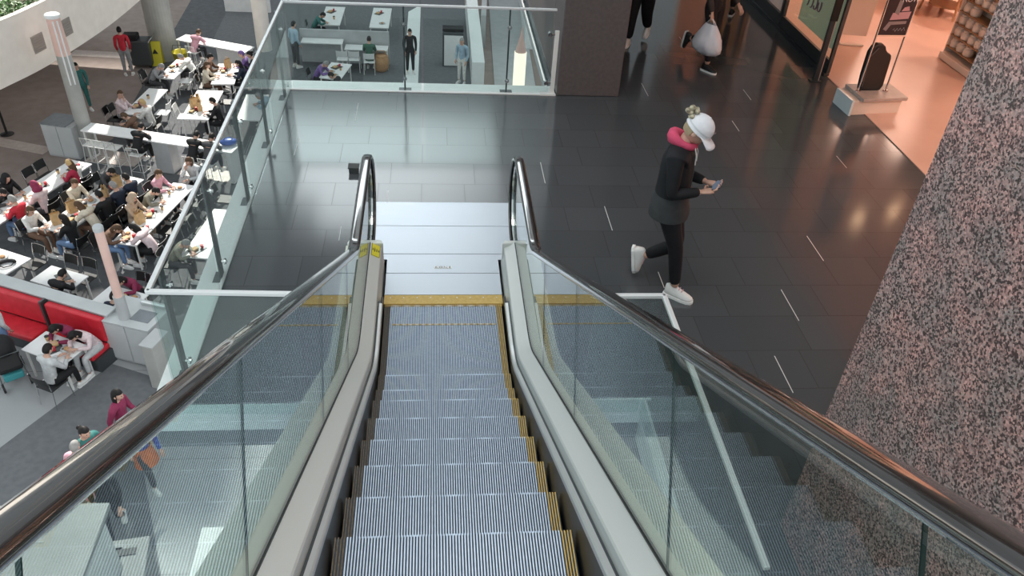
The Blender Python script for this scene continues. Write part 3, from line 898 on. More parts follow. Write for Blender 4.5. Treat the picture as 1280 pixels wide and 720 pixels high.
def make_pose(pose, sh=.175, slim=1., sub=2, hand_curl=.5):
    """pose: dict of joints (local, +y forward, z up from the floor) -> meshes"""
    P = {k: V(v) for k, v in pose.items() if isinstance(v, tuple)}
    # body skeleton (pelvis is the root)
    def skel(kr, arms=True, legs=True, neck=True, wrist_r=.024, ankle_r=.038):
        J, E = [], []
        J.append((P['pelvis'], (.10 * slim * kr, .075 * kr)))
        a = chain([(P['waist'], (.10 * slim * kr, .07 * kr)), (P['chest'], (.11 * slim * kr, .078 * kr)), (P['collar'], (.060 * kr, .046 * kr))], J, E, 0)
        if neck: chain([(P['neck'], .048), (P['skull'], .052)], J, E, a)
        for s in ('l', 'r'):
            if arms:
                up = P['sh_' + s]; el = P['el_' + s]; wr = P['wr_' + s]
                chain([(up, .040 * kr), (up.lerp(el, .5), .038 * kr), (el, .038 * kr), (el.lerp(wr, .5), .034 * kr), (wr, wrist_r)], J, E, a)
            if legs:
                hp_, kn, an = P['hip_' + s], P['kn_' + s], P['an_' + s]
                chain([(hp_, .072 * kr), (hp_.lerp(kn, .5), .066 * kr), (kn, .056 * kr), (kn.lerp(an, .4), .05 * kr), (an, ankle_r)], J, E, 0)
        return J, E
    R = {}
    J, E = skel(1.0)
    vs, fs = skin_mesh(J, E, sub)
    b = MB(); b.add(vs, fs, 0)
    up = (P['skull'] - P['neck']).normalized(); look = V(pose.get('look', (0, 1, -.25))).normalized()
    zax = (up * .55 - look * (look.dot(up) * .55) + V((0, 0, 1)) * .001)
    zax = (up - look * up.dot(look)).normalized(); xax = look.cross(zax).normalized()
    H = Matrix(((xax.x, look.x, zax.x, 0), (xax.y, look.y, zax.y, 0), (xax.z, look.z, zax.z, 0), (0, 0, 0, 1)))
    H.translation = P['skull'] + zax * .055 + look * .02
    head_into(b, H)
    for s, sd in (('l', -1), ('r', 1)):
        d = pose.get('hd_' + s) or (P['wr_' + s] - P['el_' + s])
        n = pose.get('hn_' + s, (0, 0, -1) if abs(V(d).normalized().z) < .8 else (-sd, 0, 0))
        hand_into(b, P['wr_' + s], d, n, sd, hand_curl)
    R['body'] = b.mesh('person_body', [M['skin'], M['eye'], M['lip']], True)
    # top: torso and sleeves
    J, E = [], []
    J.append((P['pelvis'] + (P['pelvis'] - P['waist']) * .5, (.160 * slim, .128)))
    a = chain([(P['pelvis'], (.156 * slim, .122)), (P['waist'], (.132 * slim, .10)), (P['chest'], (.160 * slim, .122)), (P['collar'], (.115, .092)), (P['collar'].lerp(P['neck'], .7), .066)], J, E, 0)
    for s in ('l', 'r'):
        u, el, wr = P['sh_' + s], P['el_' + s], P['wr_' + s]
        chain([(u, .073), (u.lerp(el, .5), .060), (el, .053), (el.lerp(wr, .5), .047), (el.lerp(wr, .95), .037)], J, E, 4)
    vs, fs = skin_mesh(J, E, sub); b = MB(); b.add(vs, fs); R['top'] = b.mesh('person_top', [M['black']], True)
    J, E = [], []
    J.append((P['pelvis'], (.148 * slim, .118)))
    chain([(P['pelvis'].lerp(P['waist'], .9), (.125 * slim, .093))], J, E, 0)
    for s in ('l', 'r'):
        h, k, an = P['hip_' + s], P['kn_' + s], P['an_' + s]; w = pose.get('trouser', 1.)
        chain([(h, .112), (h.lerp(k, .5), .086 * w), (k, .068 * w), (k.lerp(an, .45), .06 * w), (k.lerp(an, .93 if w < 1.2 else 1.0), .05 * w)], J, E, 0)
    vs, fs = skin_mesh(J, E, sub); b = MB(); b.add(vs, fs); R['trousers'] = b.mesh('person_trousers', [M['black']], True)
    R['head'] = H
    R['shoes'] = []
    for s in ('l', 'r'):
        an = P['an_' + s]; td = V(pose.get('toe_' + s, (0, 1, 0))).normalized(); sh_up = V(pose.get('fup_' + s, (0, 0, 1)))
        sh_up = (sh_up - td * sh_up.dot(td)).normalized(); sx = td.cross(sh_up)
        Mx = Matrix(((sx.x, td.x, sh_up.x, an.x), (sx.y, td.y, sh_up.y, an.y), (sx.z, td.z, sh_up.z, an.z), (0, 0, 0, 1)))
        R['shoes'].append(Mx)
    return R

def shoe_meshes():
    up = MB(); n = 14
    secs = [(-.075, .028, .075, .062), (-.05, .037, .088, .06), (-.01, .040, .095, .045), (.04, .043, .072, .03), (.09, .046, .05, .03), (.13, .043, .036, .02), (.158, .030, .024, .01), (.17, .012, .012, .0)]
    vs = []
    for y, w, h, _ in secs:
        for j in range(n):
            a = 2 * PI * j / n
            x = w * math.cos(a); z = math.sin(a)
            z = (h * z if z > 0 else .012 * z)
            vs.append((x * (1 if z < .02 else .9), y, -.062 + z))
    k = len(secs); fs = []
    for i in range(k - 1):
        for j in range(n): fs.append((i * n + j, i * n + (j + 1) % n, (i + 1) * n + (j + 1) % n, (i + 1) * n + j))
    fs += [tuple(range(n))[::-1], tuple(range((k - 1) * n, k * n))]
    up.add(vs, fs)
    so = MB()
    out = [(-.042, -.06), (-.03, -.085), (.03, -.085), (.042, -.06), (.044, 0), (.050, .08), (.046, .135), (.03, .168), (0, .180), (-.03, .168), (-.046, .135), (-.050, .08), (-.044, 0)]
    so.prism(out, -.092, -.068)
    la = MB()
    for y, z in ((.02, .018), (.045, .006), (.07, -.004)): la.box((0, y, z), (.045, .006, .006))
    return up.mesh('shoe', [M['shoe']], True), so.mesh('sole', [M['sole']]), la.mesh('laces', [M['sole']])
SHOE, SOLE, LACE = shoe_meshes()

def setmat(o, m):
    for s in o.material_slots: s.link = 'OBJECT'
    if o.material_slots: o.material_slots[0].material = m
    for i, s in enumerate(o.material_slots):
        if i: s.material = o.data.materials[i]

def person(R, loc, rz, top, trousers, hair, hair_m, label, skin='skin', shoe=None, group=None, top_name='jacket', scale=1.0):
    o = link('person', R['body'], None, loc=loc, rz=rz); setmat(o, M[skin]); o.scale = (scale,) * 3
    tag(o, label, 'person', group)
    t = link(top_name, R['top'], o); setmat(t, top)
    t = link('trousers', R['trousers'], o); setmat(t, trousers)
    if hair:
        h = link({'hood': 'head_scarf', 'hat': 'hat'}.get(hair, 'hair'), hair_mesh(hair), o); h.matrix_local = R['head']; setmat(h, hair_m)
    for Mx in R['shoes']:
        s = link('shoe', SHOE, o); s.matrix_local = Mx; setmat(s, shoe or M['shoe'])
        q = link('sole', SOLE, s); setmat(q, M['sole'])
    return o

SIT = dict(pelvis=(0, 0, .53), waist=(0, .01, .68), chest=(0, .05, .90), collar=(0, .07, 1.02), neck=(0, .085, 1.09), skull=(0, .105, 1.14),
           sh_l=(-.17, .06, .985), sh_r=(.17, .06, .985), el_l=(-.215, .19, .77), el_r=(.215, .19, .77), wr_l=(-.10, .37, .795), wr_r=(.10, .37, .795),
           hip_l=(-.09, .03, .51), hip_r=(.09, .03, .51), kn_l=(-.11, .43, .51), kn_r=(.11, .43, .51), an_l=(-.11, .42, .10), an_r=(.11, .46, .10), look=(0, 1, -.45))
LEAN = dict(SIT, waist=(0, .05, .68), chest=(0, .17, .86), collar=(0, .25, .955), neck=(0, .30, 1.0), skull=(0, .345, 1.035), sh_l=(-.17, .22, .93), sh_r=(.17, .22, .93),
            el_l=(-.25, .34, .775), el_r=(.25, .34, .775), wr_l=(-.06, .48, .79), wr_r=(.08, .5, .79), look=(0, 1, -1.1))
CHIN = dict(SIT, el_r=(.18, .33, .78), wr_r=(.07, .24, 1.0), hd_r=(-.2, -.2, 1), look=(.5, 1, -.2), wr_l=(-.05, .40, .79))
WALK = dict(pelvis=(0, 0, .93), waist=(0, .005, 1.08), chest=(0, .02, 1.27), collar=(0, .015, 1.40), neck=(0, .02, 1.47), skull=(0, .035, 1.52),
            sh_l=(-.18, .01, 1.365), sh_r=(.18, .01, 1.365), el_l=(-.22, .07, 1.10), el_r=(.22, -.09, 1.10), wr_l=(-.20, .25, .93), wr_r=(.21, -.05, .85),
            hip_l=(-.09, 0, .88), hip_r=(.09, 0, .88), kn_l=(-.085, -.02, .47), kn_r=(.085, .20, .50), an_l=(-.08, -.28, .16), an_r=(.08, .22, .092),
            toe_l=(0, .8, -.6), fup_l=(0, .6, .8), look=(0, 1, -.12))
STAND = dict(WALK, kn_l=(-.10, .02, .48), an_l=(-.11, 0, .092), kn_r=(.10, .02, .48), an_r=(.11, .0, .092), toe_l=(-.2, 1, 0), toe_r=(.2, 1, 0), fup_l=(0, 0, 1), el_r=(.22, -.02, 1.10), wr_r=(.2, .1, .87), el_l=(-.22, -.02, 1.1), wr_l=(-.2, .1, .87))
POSE = {k: make_pose(v, sub=1) for k, v in dict(SIT=SIT, LEAN=LEAN, CHIN=CHIN, WALK=WALK, STAND=STAND).items()}
# ------------------------------------------------------------------ the woman in the white cap, on the landing
WOM = dict(pelvis=(0, 0, .90), waist=(0, .0, 1.04), chest=(0, .01, 1.21), collar=(0, .015, 1.335), neck=(0, .025, 1.40), skull=(0, .05, 1.45),
           sh_l=(-.165, .0, 1.30), sh_r=(.165, .0, 1.30), el_l=(-.205, .03, 1.02), el_r=(.205, .02, 1.02), wr_l=(-.075, .245, 1.045), wr_r=(.085, .23, 1.035),
           hd_l=(.35, .9, .12), hd_r=(-.35, .9, .14), hn_l=(.5, 0, .85), hn_r=(-.5, 0, .85),
           hip_l=(-.085, 0, .85), hip_r=(.085, 0, .85), kn_l=(-.075, .13, .43), kn_r=(.075, .13, .48), an_l=(-.075, -.13, .24), an_r=(.065, .19, .092),
           toe_l=(0, .18, -1), fup_l=(0, 1, .2), toe_r=(.25, 1, 0), look=(0, 1, -.70))
RW = make_pose(WOM, sub=2, slim=.96, hand_curl=.75)
wf = at(848, 366, .05)
WD = V((.92, -.39, 0)).normalized(); WRZ = face_rz(WD)
wl = V((wf.x, wf.y, 0)) - Matrix.Rotation(WRZ, 3, 'Z') @ V((.065, .23, 0)) * 1.06
blk = col(.012, .013, .016, .75); leg_m = col(.010, .010, .013, .65)
W = person(RW, wl, WRZ, blk, leg_m, None, None, 'person in white cap and black jacket walking while looking at a phone', shoe=M['shoe'], scale=1.06)
HW = RW['head']
for s in [c for c in kids(W) if c.name.startswith('shoe')]:
    setmat(link('laces', LACE, s), M['pink_print'])
# jacket skirt with the dark grey lower band
def rings(secs, n=28, m=0, b=None, cap=False):
    b = b or MB(); vs = []
    for cx, cy, z, rx, ry in secs:
        vs += [(cx + rx * math.cos(2 * PI * j / n), cy + ry * math.sin(2 * PI * j / n), z) for j in range(n)]
    fs = []
    for i in range(len(secs) - 1):
        for j in range(n): fs.append((i * n + j, i * n + (j + 1) % n, (i + 1) * n + (j + 1) % n, (i + 1) * n + j))
    if cap: fs += [tuple(range(n))[::-1], tuple(range((len(secs) - 1) * n, len(secs) * n))]
    return b.add(vs, fs, m)
rings([(0, .01, .745, .185, .162), (0, .01, .80, .186, .160), (0, .004, .90, .178, .142), (0, .008, .955, .168, .132)]).build('jacket_band', [col(.045, .048, .052, .7)], W, True)['label'] = 'dark grey lower band of the jacket'
rings([(0, .004, .95, .170, .134), (0, .004, 1.0, .166, .13), (0, .004, 1.08, .164, .128), (0, .004, 1.17, .168, .128), (0, .005, 1.24, .170, .122), (0, .008, 1.29, .150, .105), (0, .012, 1.335, .105, .085)]).build('jacket_front', [blk], W, True)
zp = MB(); zp.tube([(0, .150, .75), (0, .144, .9), (0, .136, 1.05), (0, .134, 1.18), (0, .122, 1.28)], .005, 6); zp.build('zip', M['dark_metal'], W)
# pink hood around the neck
hd = MB()
pink = col(.62, .08, .16, .85)
N = 26; vs = []; prof = 9
for i in range(N):
    a = 2 * PI * i / N
    back = max(0, -math.sin(a)); rx, ry = .074, .078
    c = V((rx * math.cos(a), 0.022 + ry * math.sin(a) - .02 * back, 1.385 + .028 * back - .03 * max(0, math.sin(a))))
    r1 = .024 + .020 * back + .004 * math.sin(5 * a); r2 = .030 + .026 * back
    o_ = V((math.cos(a), math.sin(a), 0))
    for j in range(prof):
        b_ = 2 * PI * j / prof
        vs.append(c + o_ * (r1 * math.cos(b_)) + V((0, 0, r2 * math.sin(b_))))
fs = [(i * prof + j, i * prof + (j + 1) % prof, ((i + 1) % N) * prof + (j + 1) % prof, ((i + 1) % N) * prof + j) for i in range(N) for j in range(prof)]
hd.add(vs, fs); hd.build('hood', [pink], W, True)
for s in (-1, 1):
    MB().tube([(s * .035, .110, 1.36), (s * .04, .132, 1.30), (s * .038, .136, 1.22)], .0045, 6).build('hood_cord', M['white_print'], W)
# hair: fair, gathered in a curly bun behind the cap
hb = MB(); rr = random.Random(5)
b0 = hair_mesh('short')
hair = link('hair', b0, W); hair.matrix_local = HW; setmat(hair, col(.42, .34, .22, .8))
for i in range(22):
    d = V((rr.uniform(-1, 1), rr.uniform(-1, 1), rr.uniform(-1, 1))).normalized()
    hb.ball(V((0, -.135, .075)) + d * rr.uniform(.01, .045), rr.uniform(.014, .024), 8, 6)
bn = hb.build('hair_bun', [noisy('fair_hair', (.22, .19, .13), (.62, .56, .42), 45, .8)], W, True); bn.matrix_local = HW
# white cap: dome, band, peak, button
cp = MB(); vs = []; nu = 28; nv = 9
for i in range(nv + 1):
    t = (PI / 2) * (1 - i / nv)
    for j in range(nu):
        a = 2 * PI * j / nu
        k = 1 + .012 * abs(math.cos(3 * a)) * math.sin(t)
        vs.append((.090 * k * math.cos(a) * math.sin(t), .112 * k * math.sin(a) * math.sin(t) - .004, .030 + .105 * math.cos(t)))
fs = [(i * nu + j, i * nu + (j + 1) % nu, (i + 1) * nu + (j + 1) % nu, (i + 1) * nu + j) for i in range(nv) for j in range(nu)]
cp.add(vs, fs); cap = cp.build('cap', [M['cap']], W, True); cap.matrix_local = HW
so = cap.modifiers.new('thick', 'SOLIDIFY'); so.thickness = .004
bandm = MB(); vs = []
for z in (.006, .034):
    vs += [(.0915 * math.cos(2 * PI * j / nu), .1135 * math.sin(2 * PI * j / nu) - .004, z) for j in range(nu)]
bandm.add(vs, [(j, (j + 1) % nu, nu + (j + 1) % nu, nu + j) for j in range(nu)])
bandm.build('cap_band', [M['cap']], cap, True)
pk = MB(); vs = []; n = 17; rows = 5
for r in range(rows):
    q = r / (rows - 1)
    for i in range(n):
        a = PI * (.08 + .84 * i / (n - 1))
        x0, y0 = .0915 * math.cos(a), .1135 * math.sin(a) - .004
        x1, y1 = .098 * math.cos(a), .100 + .085 * math.sin(a) ** .6
        vs.append((x0 + (x1 - x0) * q, y0 + (y1 - y0) * q, 0.016 - .016 * q ** 1.3 - .024 * (math.cos(a) ** 2) * q))
pk.add(vs, [(r * n + i, r * n + i + 1, (r + 1) * n + i + 1, (r + 1) * n + i) for r in range(rows - 1) for i in range(n - 1)])
pko = pk.build('peak', [M['cap']], cap, True); so = pko.modifiers.new('thick', 'SOLIDIFY'); so.thickness = .004
MB().ball((0, -.004, .137), (.008, .008, .005), 10, 6).build('button', [M['cap']], cap, True)
em = MB().box((.03, .098, .085), (.022, .004, .018), rz=-.3).build('cap_patch', M['grey_print'], cap, bevel=.002)
# the phone
RZ3 = Matrix.Rotation(WRZ, 3, 'Z')
pp = wl + RZ3 @ V((.0, .328, 1.072)) * 1.06
ph = thing('smartphone', 'dark smartphone held in both hands by the person in the white cap', 'phone', pp, WRZ)
ph.rotation_euler = (math.radians(28), 0, WRZ)
MB().box((0, 0, 0), (.148, .073, .008)).build('phone_case', M['phone'], ph, bevel=.004)
MB().box((0, 0, .0045), (.138, .066, .001)).build('screen', mat('phone_screen', (.02, .03, .05), .08, emit=(.25, .3, .4), es=.4), ph)
cm = MB()
for x, y in ((-.055, .02), (-.055, .0), (-.04, .01)): cm.lathe([(.006, -.0065), (.006, -.004)], (x, y, 0), 10)
cm.build('camera_lens', M['black'], ph)

# ------------------------------------------------------------------ the two walkers beyond, cut by the top of the picture
WIDE = dict(WALK, trouser=1.42, kn_r=(.09, .17, .49), an_r=(.09, .20, .092), kn_l=(-.09, .0, .48), an_l=(-.09, -.20, .20))
R1 = make_pose(WIDE, sub=2)
p1 = at(783, 57, 0); d1_ = V((-.45, -.9, 0)).normalized(); rz1 = face_rz(d1_)
q1 = V((p1.x, p1.y, 0)) - Matrix.Rotation(rz1, 3, 'Z') @ V((.09, .24, 0))
person(R1, q1, rz1, col(.03, .03, .035), col(.008, .008, .010, .8), 'short', col(.03, .02, .015), 'person in wide black trousers and white trainers walking by the maroon pillar', scale=1.02)
RUN = dict(WALK, kn_r=(.085, .10, .49), an_r=(.08, .12, .092), kn_l=(-.085, .06, .48), an_l=(-.085, -.36, .30), toe_l=(0, -.1, -1), fup_l=(0, 1, 0), trouser=.92,
           el_r=(.235, .02, 1.10), wr_r=(.25, .14, .86), hd_r=(0, .15, -1), hn_r=(-1, 0, 0))
R2 = make_pose(RUN, sub=2, hand_curl=.9)
p2 = at(885, 90, 0); d2_ = V((.62, -.78, 0)).normalized(); rz2 = face_rz(d2_)
Q2 = Matrix.Rotation(rz2, 3, 'Z')
q2 = V((p2.x, p2.y, 0)) - Q2 @ V((.08, .16, 0))
person(R2, q2, rz2, col(.05, .035, .03), col(.022, .018, .02, .8), 'long', col(.05, .03, .02), 'person in dark leggings and black trainers carrying a white plastic bag', shoe=M['black'])
# white carrier bag in that person's hand
hand = q2 + Q2 @ V((.25, .155, .80))
bag = thing('carrier_bag', 'bulging white plastic carrier bag carried by the person in dark leggings', 'bag', (hand.x, hand.y, hand.z - .50), rz2)
bm_ = MB(); vs = []; n = 26
for z, rx, ry, lob in ((.0, .08, .05, .0), (.015, .16, .09, .05), (.06, .215, .125, .075), (.13, .235, .14, .05), (.22, .215, .125, .02), (.31, .165, .095, .0), (.38, .12, .06, .0), (.43, .085, .035, .0)):
    for j in range(n):
        a = 2 * PI * j / n
        w = 1 + .05 * math.sin(5 * a + z * 20) + .03 * math.sin(9 * a)
        zz = z + lob * (abs(math.sin(a)) ** 2) * 0 + (lob * (1 - abs(math.cos(a))) * .9)
        vs.append((ry * w * math.cos(a + PI / 2), rx * w * math.sin(a + PI / 2), zz))
fs = [(i * n + j, i * n + (j + 1) % n, (i + 1) * n + (j + 1) % n, (i + 1) * n + j) for i in range(7) for j in range(n)] + [tuple(range(n))[::-1]]
bm_.add(vs, fs); bm_.build('bag_body', [M['bag']], bag, True)
for s in (-1, 1):
    MB().tube([(s * .02, .07, .42), (s * .012, .035, .47), (0, 0, .505), (s * .012, -.035, .47), (s * .02, -.07, .42)], .008, 6, flat=.5).build('bag_handle', [M['bag']], bag, True)
# third walker further along the shop front: only a foot shows
p3 = at(912, 20, 0); rz3 = face_rz((.3, .95))
q3 = V((p3.x, p3.y, 0)) - Matrix.Rotation(rz3, 3, 'Z') @ V((.09, -.05, 0))
person(POSE['STAND'], q3, rz3, col(.04, .03, .03), col(.03, .02, .02), 'short', col(.03, .02, .02), 'person in dark trousers near the yellow window panel, cut off above the ankles', shoe=M['black'])

# ------------------------------------------------------------------ shop front fittings
def on_window(y0, y1, z0, z1, x=SX - .012):
    return [(x, y0, z0), (x, y1, z0), (x, y1, z1), (x, y0, z1)]
ps = thing('window_poster', 'mint green poster with lime and mauve print behind the shop glass', 'poster', (SX + .03, 6.2, .2))
MB().box((0, -.08, 1.15), (.004, 1.36, 2.0)).build('poster_sheet', M['mint'], ps)
def brush(name, pts, r, m, x=-.006):
    MB().tube([(x, y, z) for y, z in pts], r, 8, flat=.25).build(name, m, ps)
for i, (yc, h) in enumerate(((.30, .26), (.12, .2), (-.06, .24), (-.2, .16))):
    brush('lime_stroke', [(yc + .09 * math.cos(a), .92 + .75 * h * math.sin(a) + .1 * i) for a in [k * PI / 7 + i for k in range(11)]], .045, M['lime'])
for i, yc in enumerate((.42, .27, .12, -.02)):
    brush('mauve_letter', [(yc + .055 * math.cos(a), .5 + .09 * math.sin(a) + .015 * i) for a in [k * PI / 6 + .8 * i for k in range(9)]], .020, M['mauve'])
ws = thing('window_sheet', 'blank white sheet behind the second shop window', 'poster', (SX + .03, 8.1, .1))
MB().box((0, 0, 1.3), (.004, 1.2, 2.5)).build('sheet', M['shop_white'], ws)
MB().box((0, -.62, 1.3), (.02, .02, 2.5)).build('sheet_rail', M['dark_metal'], ws)
yp = thing('window_panel', 'yellow advertising panel in the third shop window', 'poster', (SX + .02, 9.3, .06))
MB().box((0, .2, 1.3), (.004, 1.4, 2.5)).build('panel_sheet', M['amber'], yp)
MB().box((-.01, -.52, 1.3), (.02, .03, 2.5)).build('panel_edge', M['wood'], yp)
dp = thing('door_post', 'dark metal door post with a pale edge at the shop entrance', 'post', (5.36, 5.12, 0))
MB().box((0, 0, 1.45), (.07, .05, 2.9)).build('post_bar', M['dark_metal'], dp, bevel=.004)
MB().box((.042, -.002, 1.45), (.012, .03, 2.9)).build('post_edge', M['store_white'], dp)
MB().box((-.005, -.035, 1.15), (.11, .03, .55)).build('pull_handle', M['black'], dp, bevel=.01)
MB().box((0, 0, .01), (.16, .12, .02)).build('post_foot', M['dark_metal'], dp)

# sign stand on its plinth
bl = at(1062, 140, 0); br_ = at(1119, 130, 0)
sx, sy = 5.72, 4.22
sg_ = thing('sign_stand', 'tall sign stand with a black poster between two poles on a pale plinth', 'sign stand', (sx, sy, 0), math.radians(4))
MB().prism([(-.36, -.20), (.38, -.16), (.38, .24), (-.36, .24)], .0, .20).build('plinth', M['store_white'], sg_, bevel=.006)
MB().prism([(-.24, -.245), (.42, -.205), (.42, .26), (-.24, .26)], .20, .245).build('plinth_top', M['pale_stone'], sg_, bevel=.006)
MB().box((-.355, -.0, .1), (.03, .44, .21)).build('plinth_lit_side', M['fascia'], sg_)  # paler panel paints the plinth side that catches the light
for s in (-1, 1):
    po = MB().tube([(s * .20, .0, .24), (s * .20, .0, 2.15)], .013, 10).build('pole', M['chrome'], sg_)
    MB().lathe([(.035, .245), (.035, .26), (.016, .268)], (s * .20, 0, 0), 14).build('pole_base', M['chrome'], po)
pn = MB().box((0, -.005, 1.56), (.375, .014, 1.10)).build('poster_board', M['poster'], sg_, bevel=.002)
MB().box((0, -.005, 1.0), (.39, .02, .02)).build('poster_rail', M['chrome'], sg_)
def flatpoly(name, pts, m, y=-.0135):
    b = MB(); n = len(pts)
    b.add([(x, y, z) for x, z in pts] + [(x, y + .002, z) for x, z in pts], [tuple(range(n)), tuple(range(2 * n - 1, n - 1, -1))] + [(i, (i + 1) % n, n + (i + 1) % n, n + i) for i in range(n)])
    return b.build(name, m, pn)
flatpoly('picture_card', [(-.06, 1.29), (.0, 1.26), (.01, 1.44), (-.045, 1.45)], M['grey_print'])
flatpoly('picture_box', [(-.10, 1.20), (.15, 1.22), (.16, 1.31), (-.085, 1.29)], M['pink_print'])
flatpoly('picture_lid', [(.02, 1.31), (.13, 1.32), (.11, 1.375), (.05, 1.36)], M['pink_print'], -.0145)
flatpoly('picture_tray', [(-.15, 1.085), (-.10, 1.06), (-.06, 1.14), (.14, 1.155), (.14, 1.19), (-.10, 1.18)], M['grey_print'])
text('poster_word', 'NOW', .085, M['white_print'], pn, Matrix.Translation((.10, -.0135, 1.455)) @ Matrix.Rotation(PI / 2, 4, 'X'))
MB().box((.06, -.0135, 1.54), (.05, .002, .006)).build('poster_dash', M['white_print'], pn)
sq = MB().tube([(-.01 + i * .012, -.0135, 1.075 + .022 * math.sin(i * 1.7) + .001 * i) for i in range(15)], .0035, 6, flat=.3).build('poster_script', M['white_print'], pn)
bb = thing('rounded_board', 'black round topped board leaning between the poles of the sign stand', 'board', (sx, sy, .246), math.radians(4))
pts = [(-.17, .0), (.13, .0), (.165, .06), (.172, .42), (.16, .47), (.10, .50), (.07, .53), (.05, .575), (0, .61), (-.07, .615), (-.13, .58), (-.165, .50), (-.18, .2)]
bo = MB(); n = len(pts)
bo.add([(x, .02 + z * .1, z) for x, z in pts] + [(x, .10 + z * .1, z) for x, z in pts], [tuple(range(n)), tuple(range(2 * n - 1, n - 1, -1))] + [(i, (i + 1) % n, n + (i + 1) % n, n + i) for i in range(n)])
bo.build('board_face', M['black'], bb, bevel=.02)
MB().tube([(-.15, .02, .06), (-.155, .05, .45), (-.06, .065, .565)], .008, 6).build('board_piping', M['dark_metal'], bb)

# tall white display panel inside the shop
dpn = thing('display_stand', 'tall salmon lit display panel on a tube foot inside the shop entrance', 'display', (6.55, 6.75, .012), math.radians(-8))
MB().box((.05, 0, 1.22), (.42, .05, 2.2)).build('panel_board', M['store_white'], dpn, bevel=.004)
MB().tube([(-.16, -.17, .02), (-.16, .17, .02)], .018, 8).build('foot_bar', M['store_white'], dpn)
MB().tube([(-.16, -.17, .02), (.2, -.17, .02)], .018, 8).build('foot_bar', M['store_white'], dpn)
MB().tube([(-.14, 0, .02), (-.14, 0, .14)], .018, 8).build('foot_stem', M['store_white'], dpn)

# rack of white jars
rx, ry = 7.95, 5.62
rk = thing('display_rack', 'white tiered rack holding rows of white jars beside the granite wall', 'rack', (rx, ry, .012), 0)
nrow = 11
MB().box((.16, 0, 1.1), (.03, 1.12, 2.1)).build('rack_back', M['store_white'], rk)
MB().box((.0, 0, .06), (.34, 1.1, .1)).build('rack_base', M['store_white'], rk, bevel=.01)
for s in (-1, 1): MB().box((.03, s * .56, 1.1), (.26, .02, 2.1)).build('rack_side', M['store_white'], rk)
for k in range(nrow):
    MB().box((.02, 0, .20 + k * .18), (.26, 1.1, .012)).build('rack_shelf', M['wood'], rk)
jar = thing('jar', 'x', 'jar', (0, 0, -5))
MB().lathe([(.07, 0), (.078, .02), (.078, .09), (.06, .115)], (0, 0, 0), 14).build('jar_body', [M['store_white']], jar, True)
MB().lathe([(.062, .113), (.064, .135), (.05, .142)], (0, 0, 0), 14).build('jar_lid', [M['store_white']], jar, True)
proto(jar); first = True; rj = random.Random(2)
for k in range(nrow):
    for i in range(6):
        if rj.random() < .06: continue
        p = (rx - .02, ry - .46 + i * .184, .012 + .206 + k * .18)
        if first: j = jar; j.location = p; first = False
        else: j = dup(jar, p)
        j['label'] = 'white jar standing on a shelf of the tiered rack'; j['group'] = 'white jars on the tiered rack'
# low wooden display bench and round table deeper in the shop
bn_ = thing('display_bench', 'low wooden display bench with white merchandise at the back of the shop', 'bench', (8.3, 9.0, .012), math.radians(-6))
MB().box((0, 0, .50), (2.0, .6, .06)).build('bench_top', M['wood'], bn_, bevel=.006)
MB().box((0, .02, .2), (1.9, .5, .04)).build('lower_shelf', M['wood'], bn_)
for x in (-.93, .93):
    for y in (-.24, .24): MB().box((x, y, .25), (.06, .06, .5)).build('leg', M['wood'], bn_)
MB().box((-.2, 0, .6), (1.2, .4, .14)).build('folded_cloth', M['store_white'], bn_, bevel=.03)
for i, (x, y, lab) in enumerate(((9.05, 8.35, 'round topped pale display table behind the sign stand'), (10.1, 7.7, 'round topped pale display table behind the jar rack'))):
    rt = thing('display_table', lab, 'table', (x, y, .012), 0, 'round display tables')
    MB().lathe([(.50, .50), (.52, .515), (.52, .54), (.50, .555)], (0, 0, 0), 36).build('tabletop', M['store_white'], rt)
    for k in range(3):
        a = k * 2.1 + .4
        MB().tube([(.35 * math.cos(a), .35 * math.sin(a), .50), (.42 * math.cos(a), .42 * math.sin(a), 0)], .02, 8).build('leg', M['wood'], rt)
    MB().lathe([(.3, .16), (.3, .185)], (0, 0, 0), 24).build('lower_shelf', M['wood'], rt)
# ceiling downlights of the shop
for i, (x, y) in enumerate(((6.0, 3.78), (6.05, 5.29), (7.74, 6.58), (8.58, 6.87), (9.6, 3.6), (11.5, 6.4))):
    dl = thing('downlight', 'round warm downlight in the shop ceiling', 'lamp', (x, y, 3.25), 0, 'downlights of the shop ceiling')
    MB().lathe([(.09, -.012), (.09, 0)], (0, 0, 0), 20).build('lamp_ring', M['store_white'], dl)
    MB().lathe([(.07, -.016), (.07, -.011)], (0, 0, 0), 20).build('lens', M['lamp'], dl)
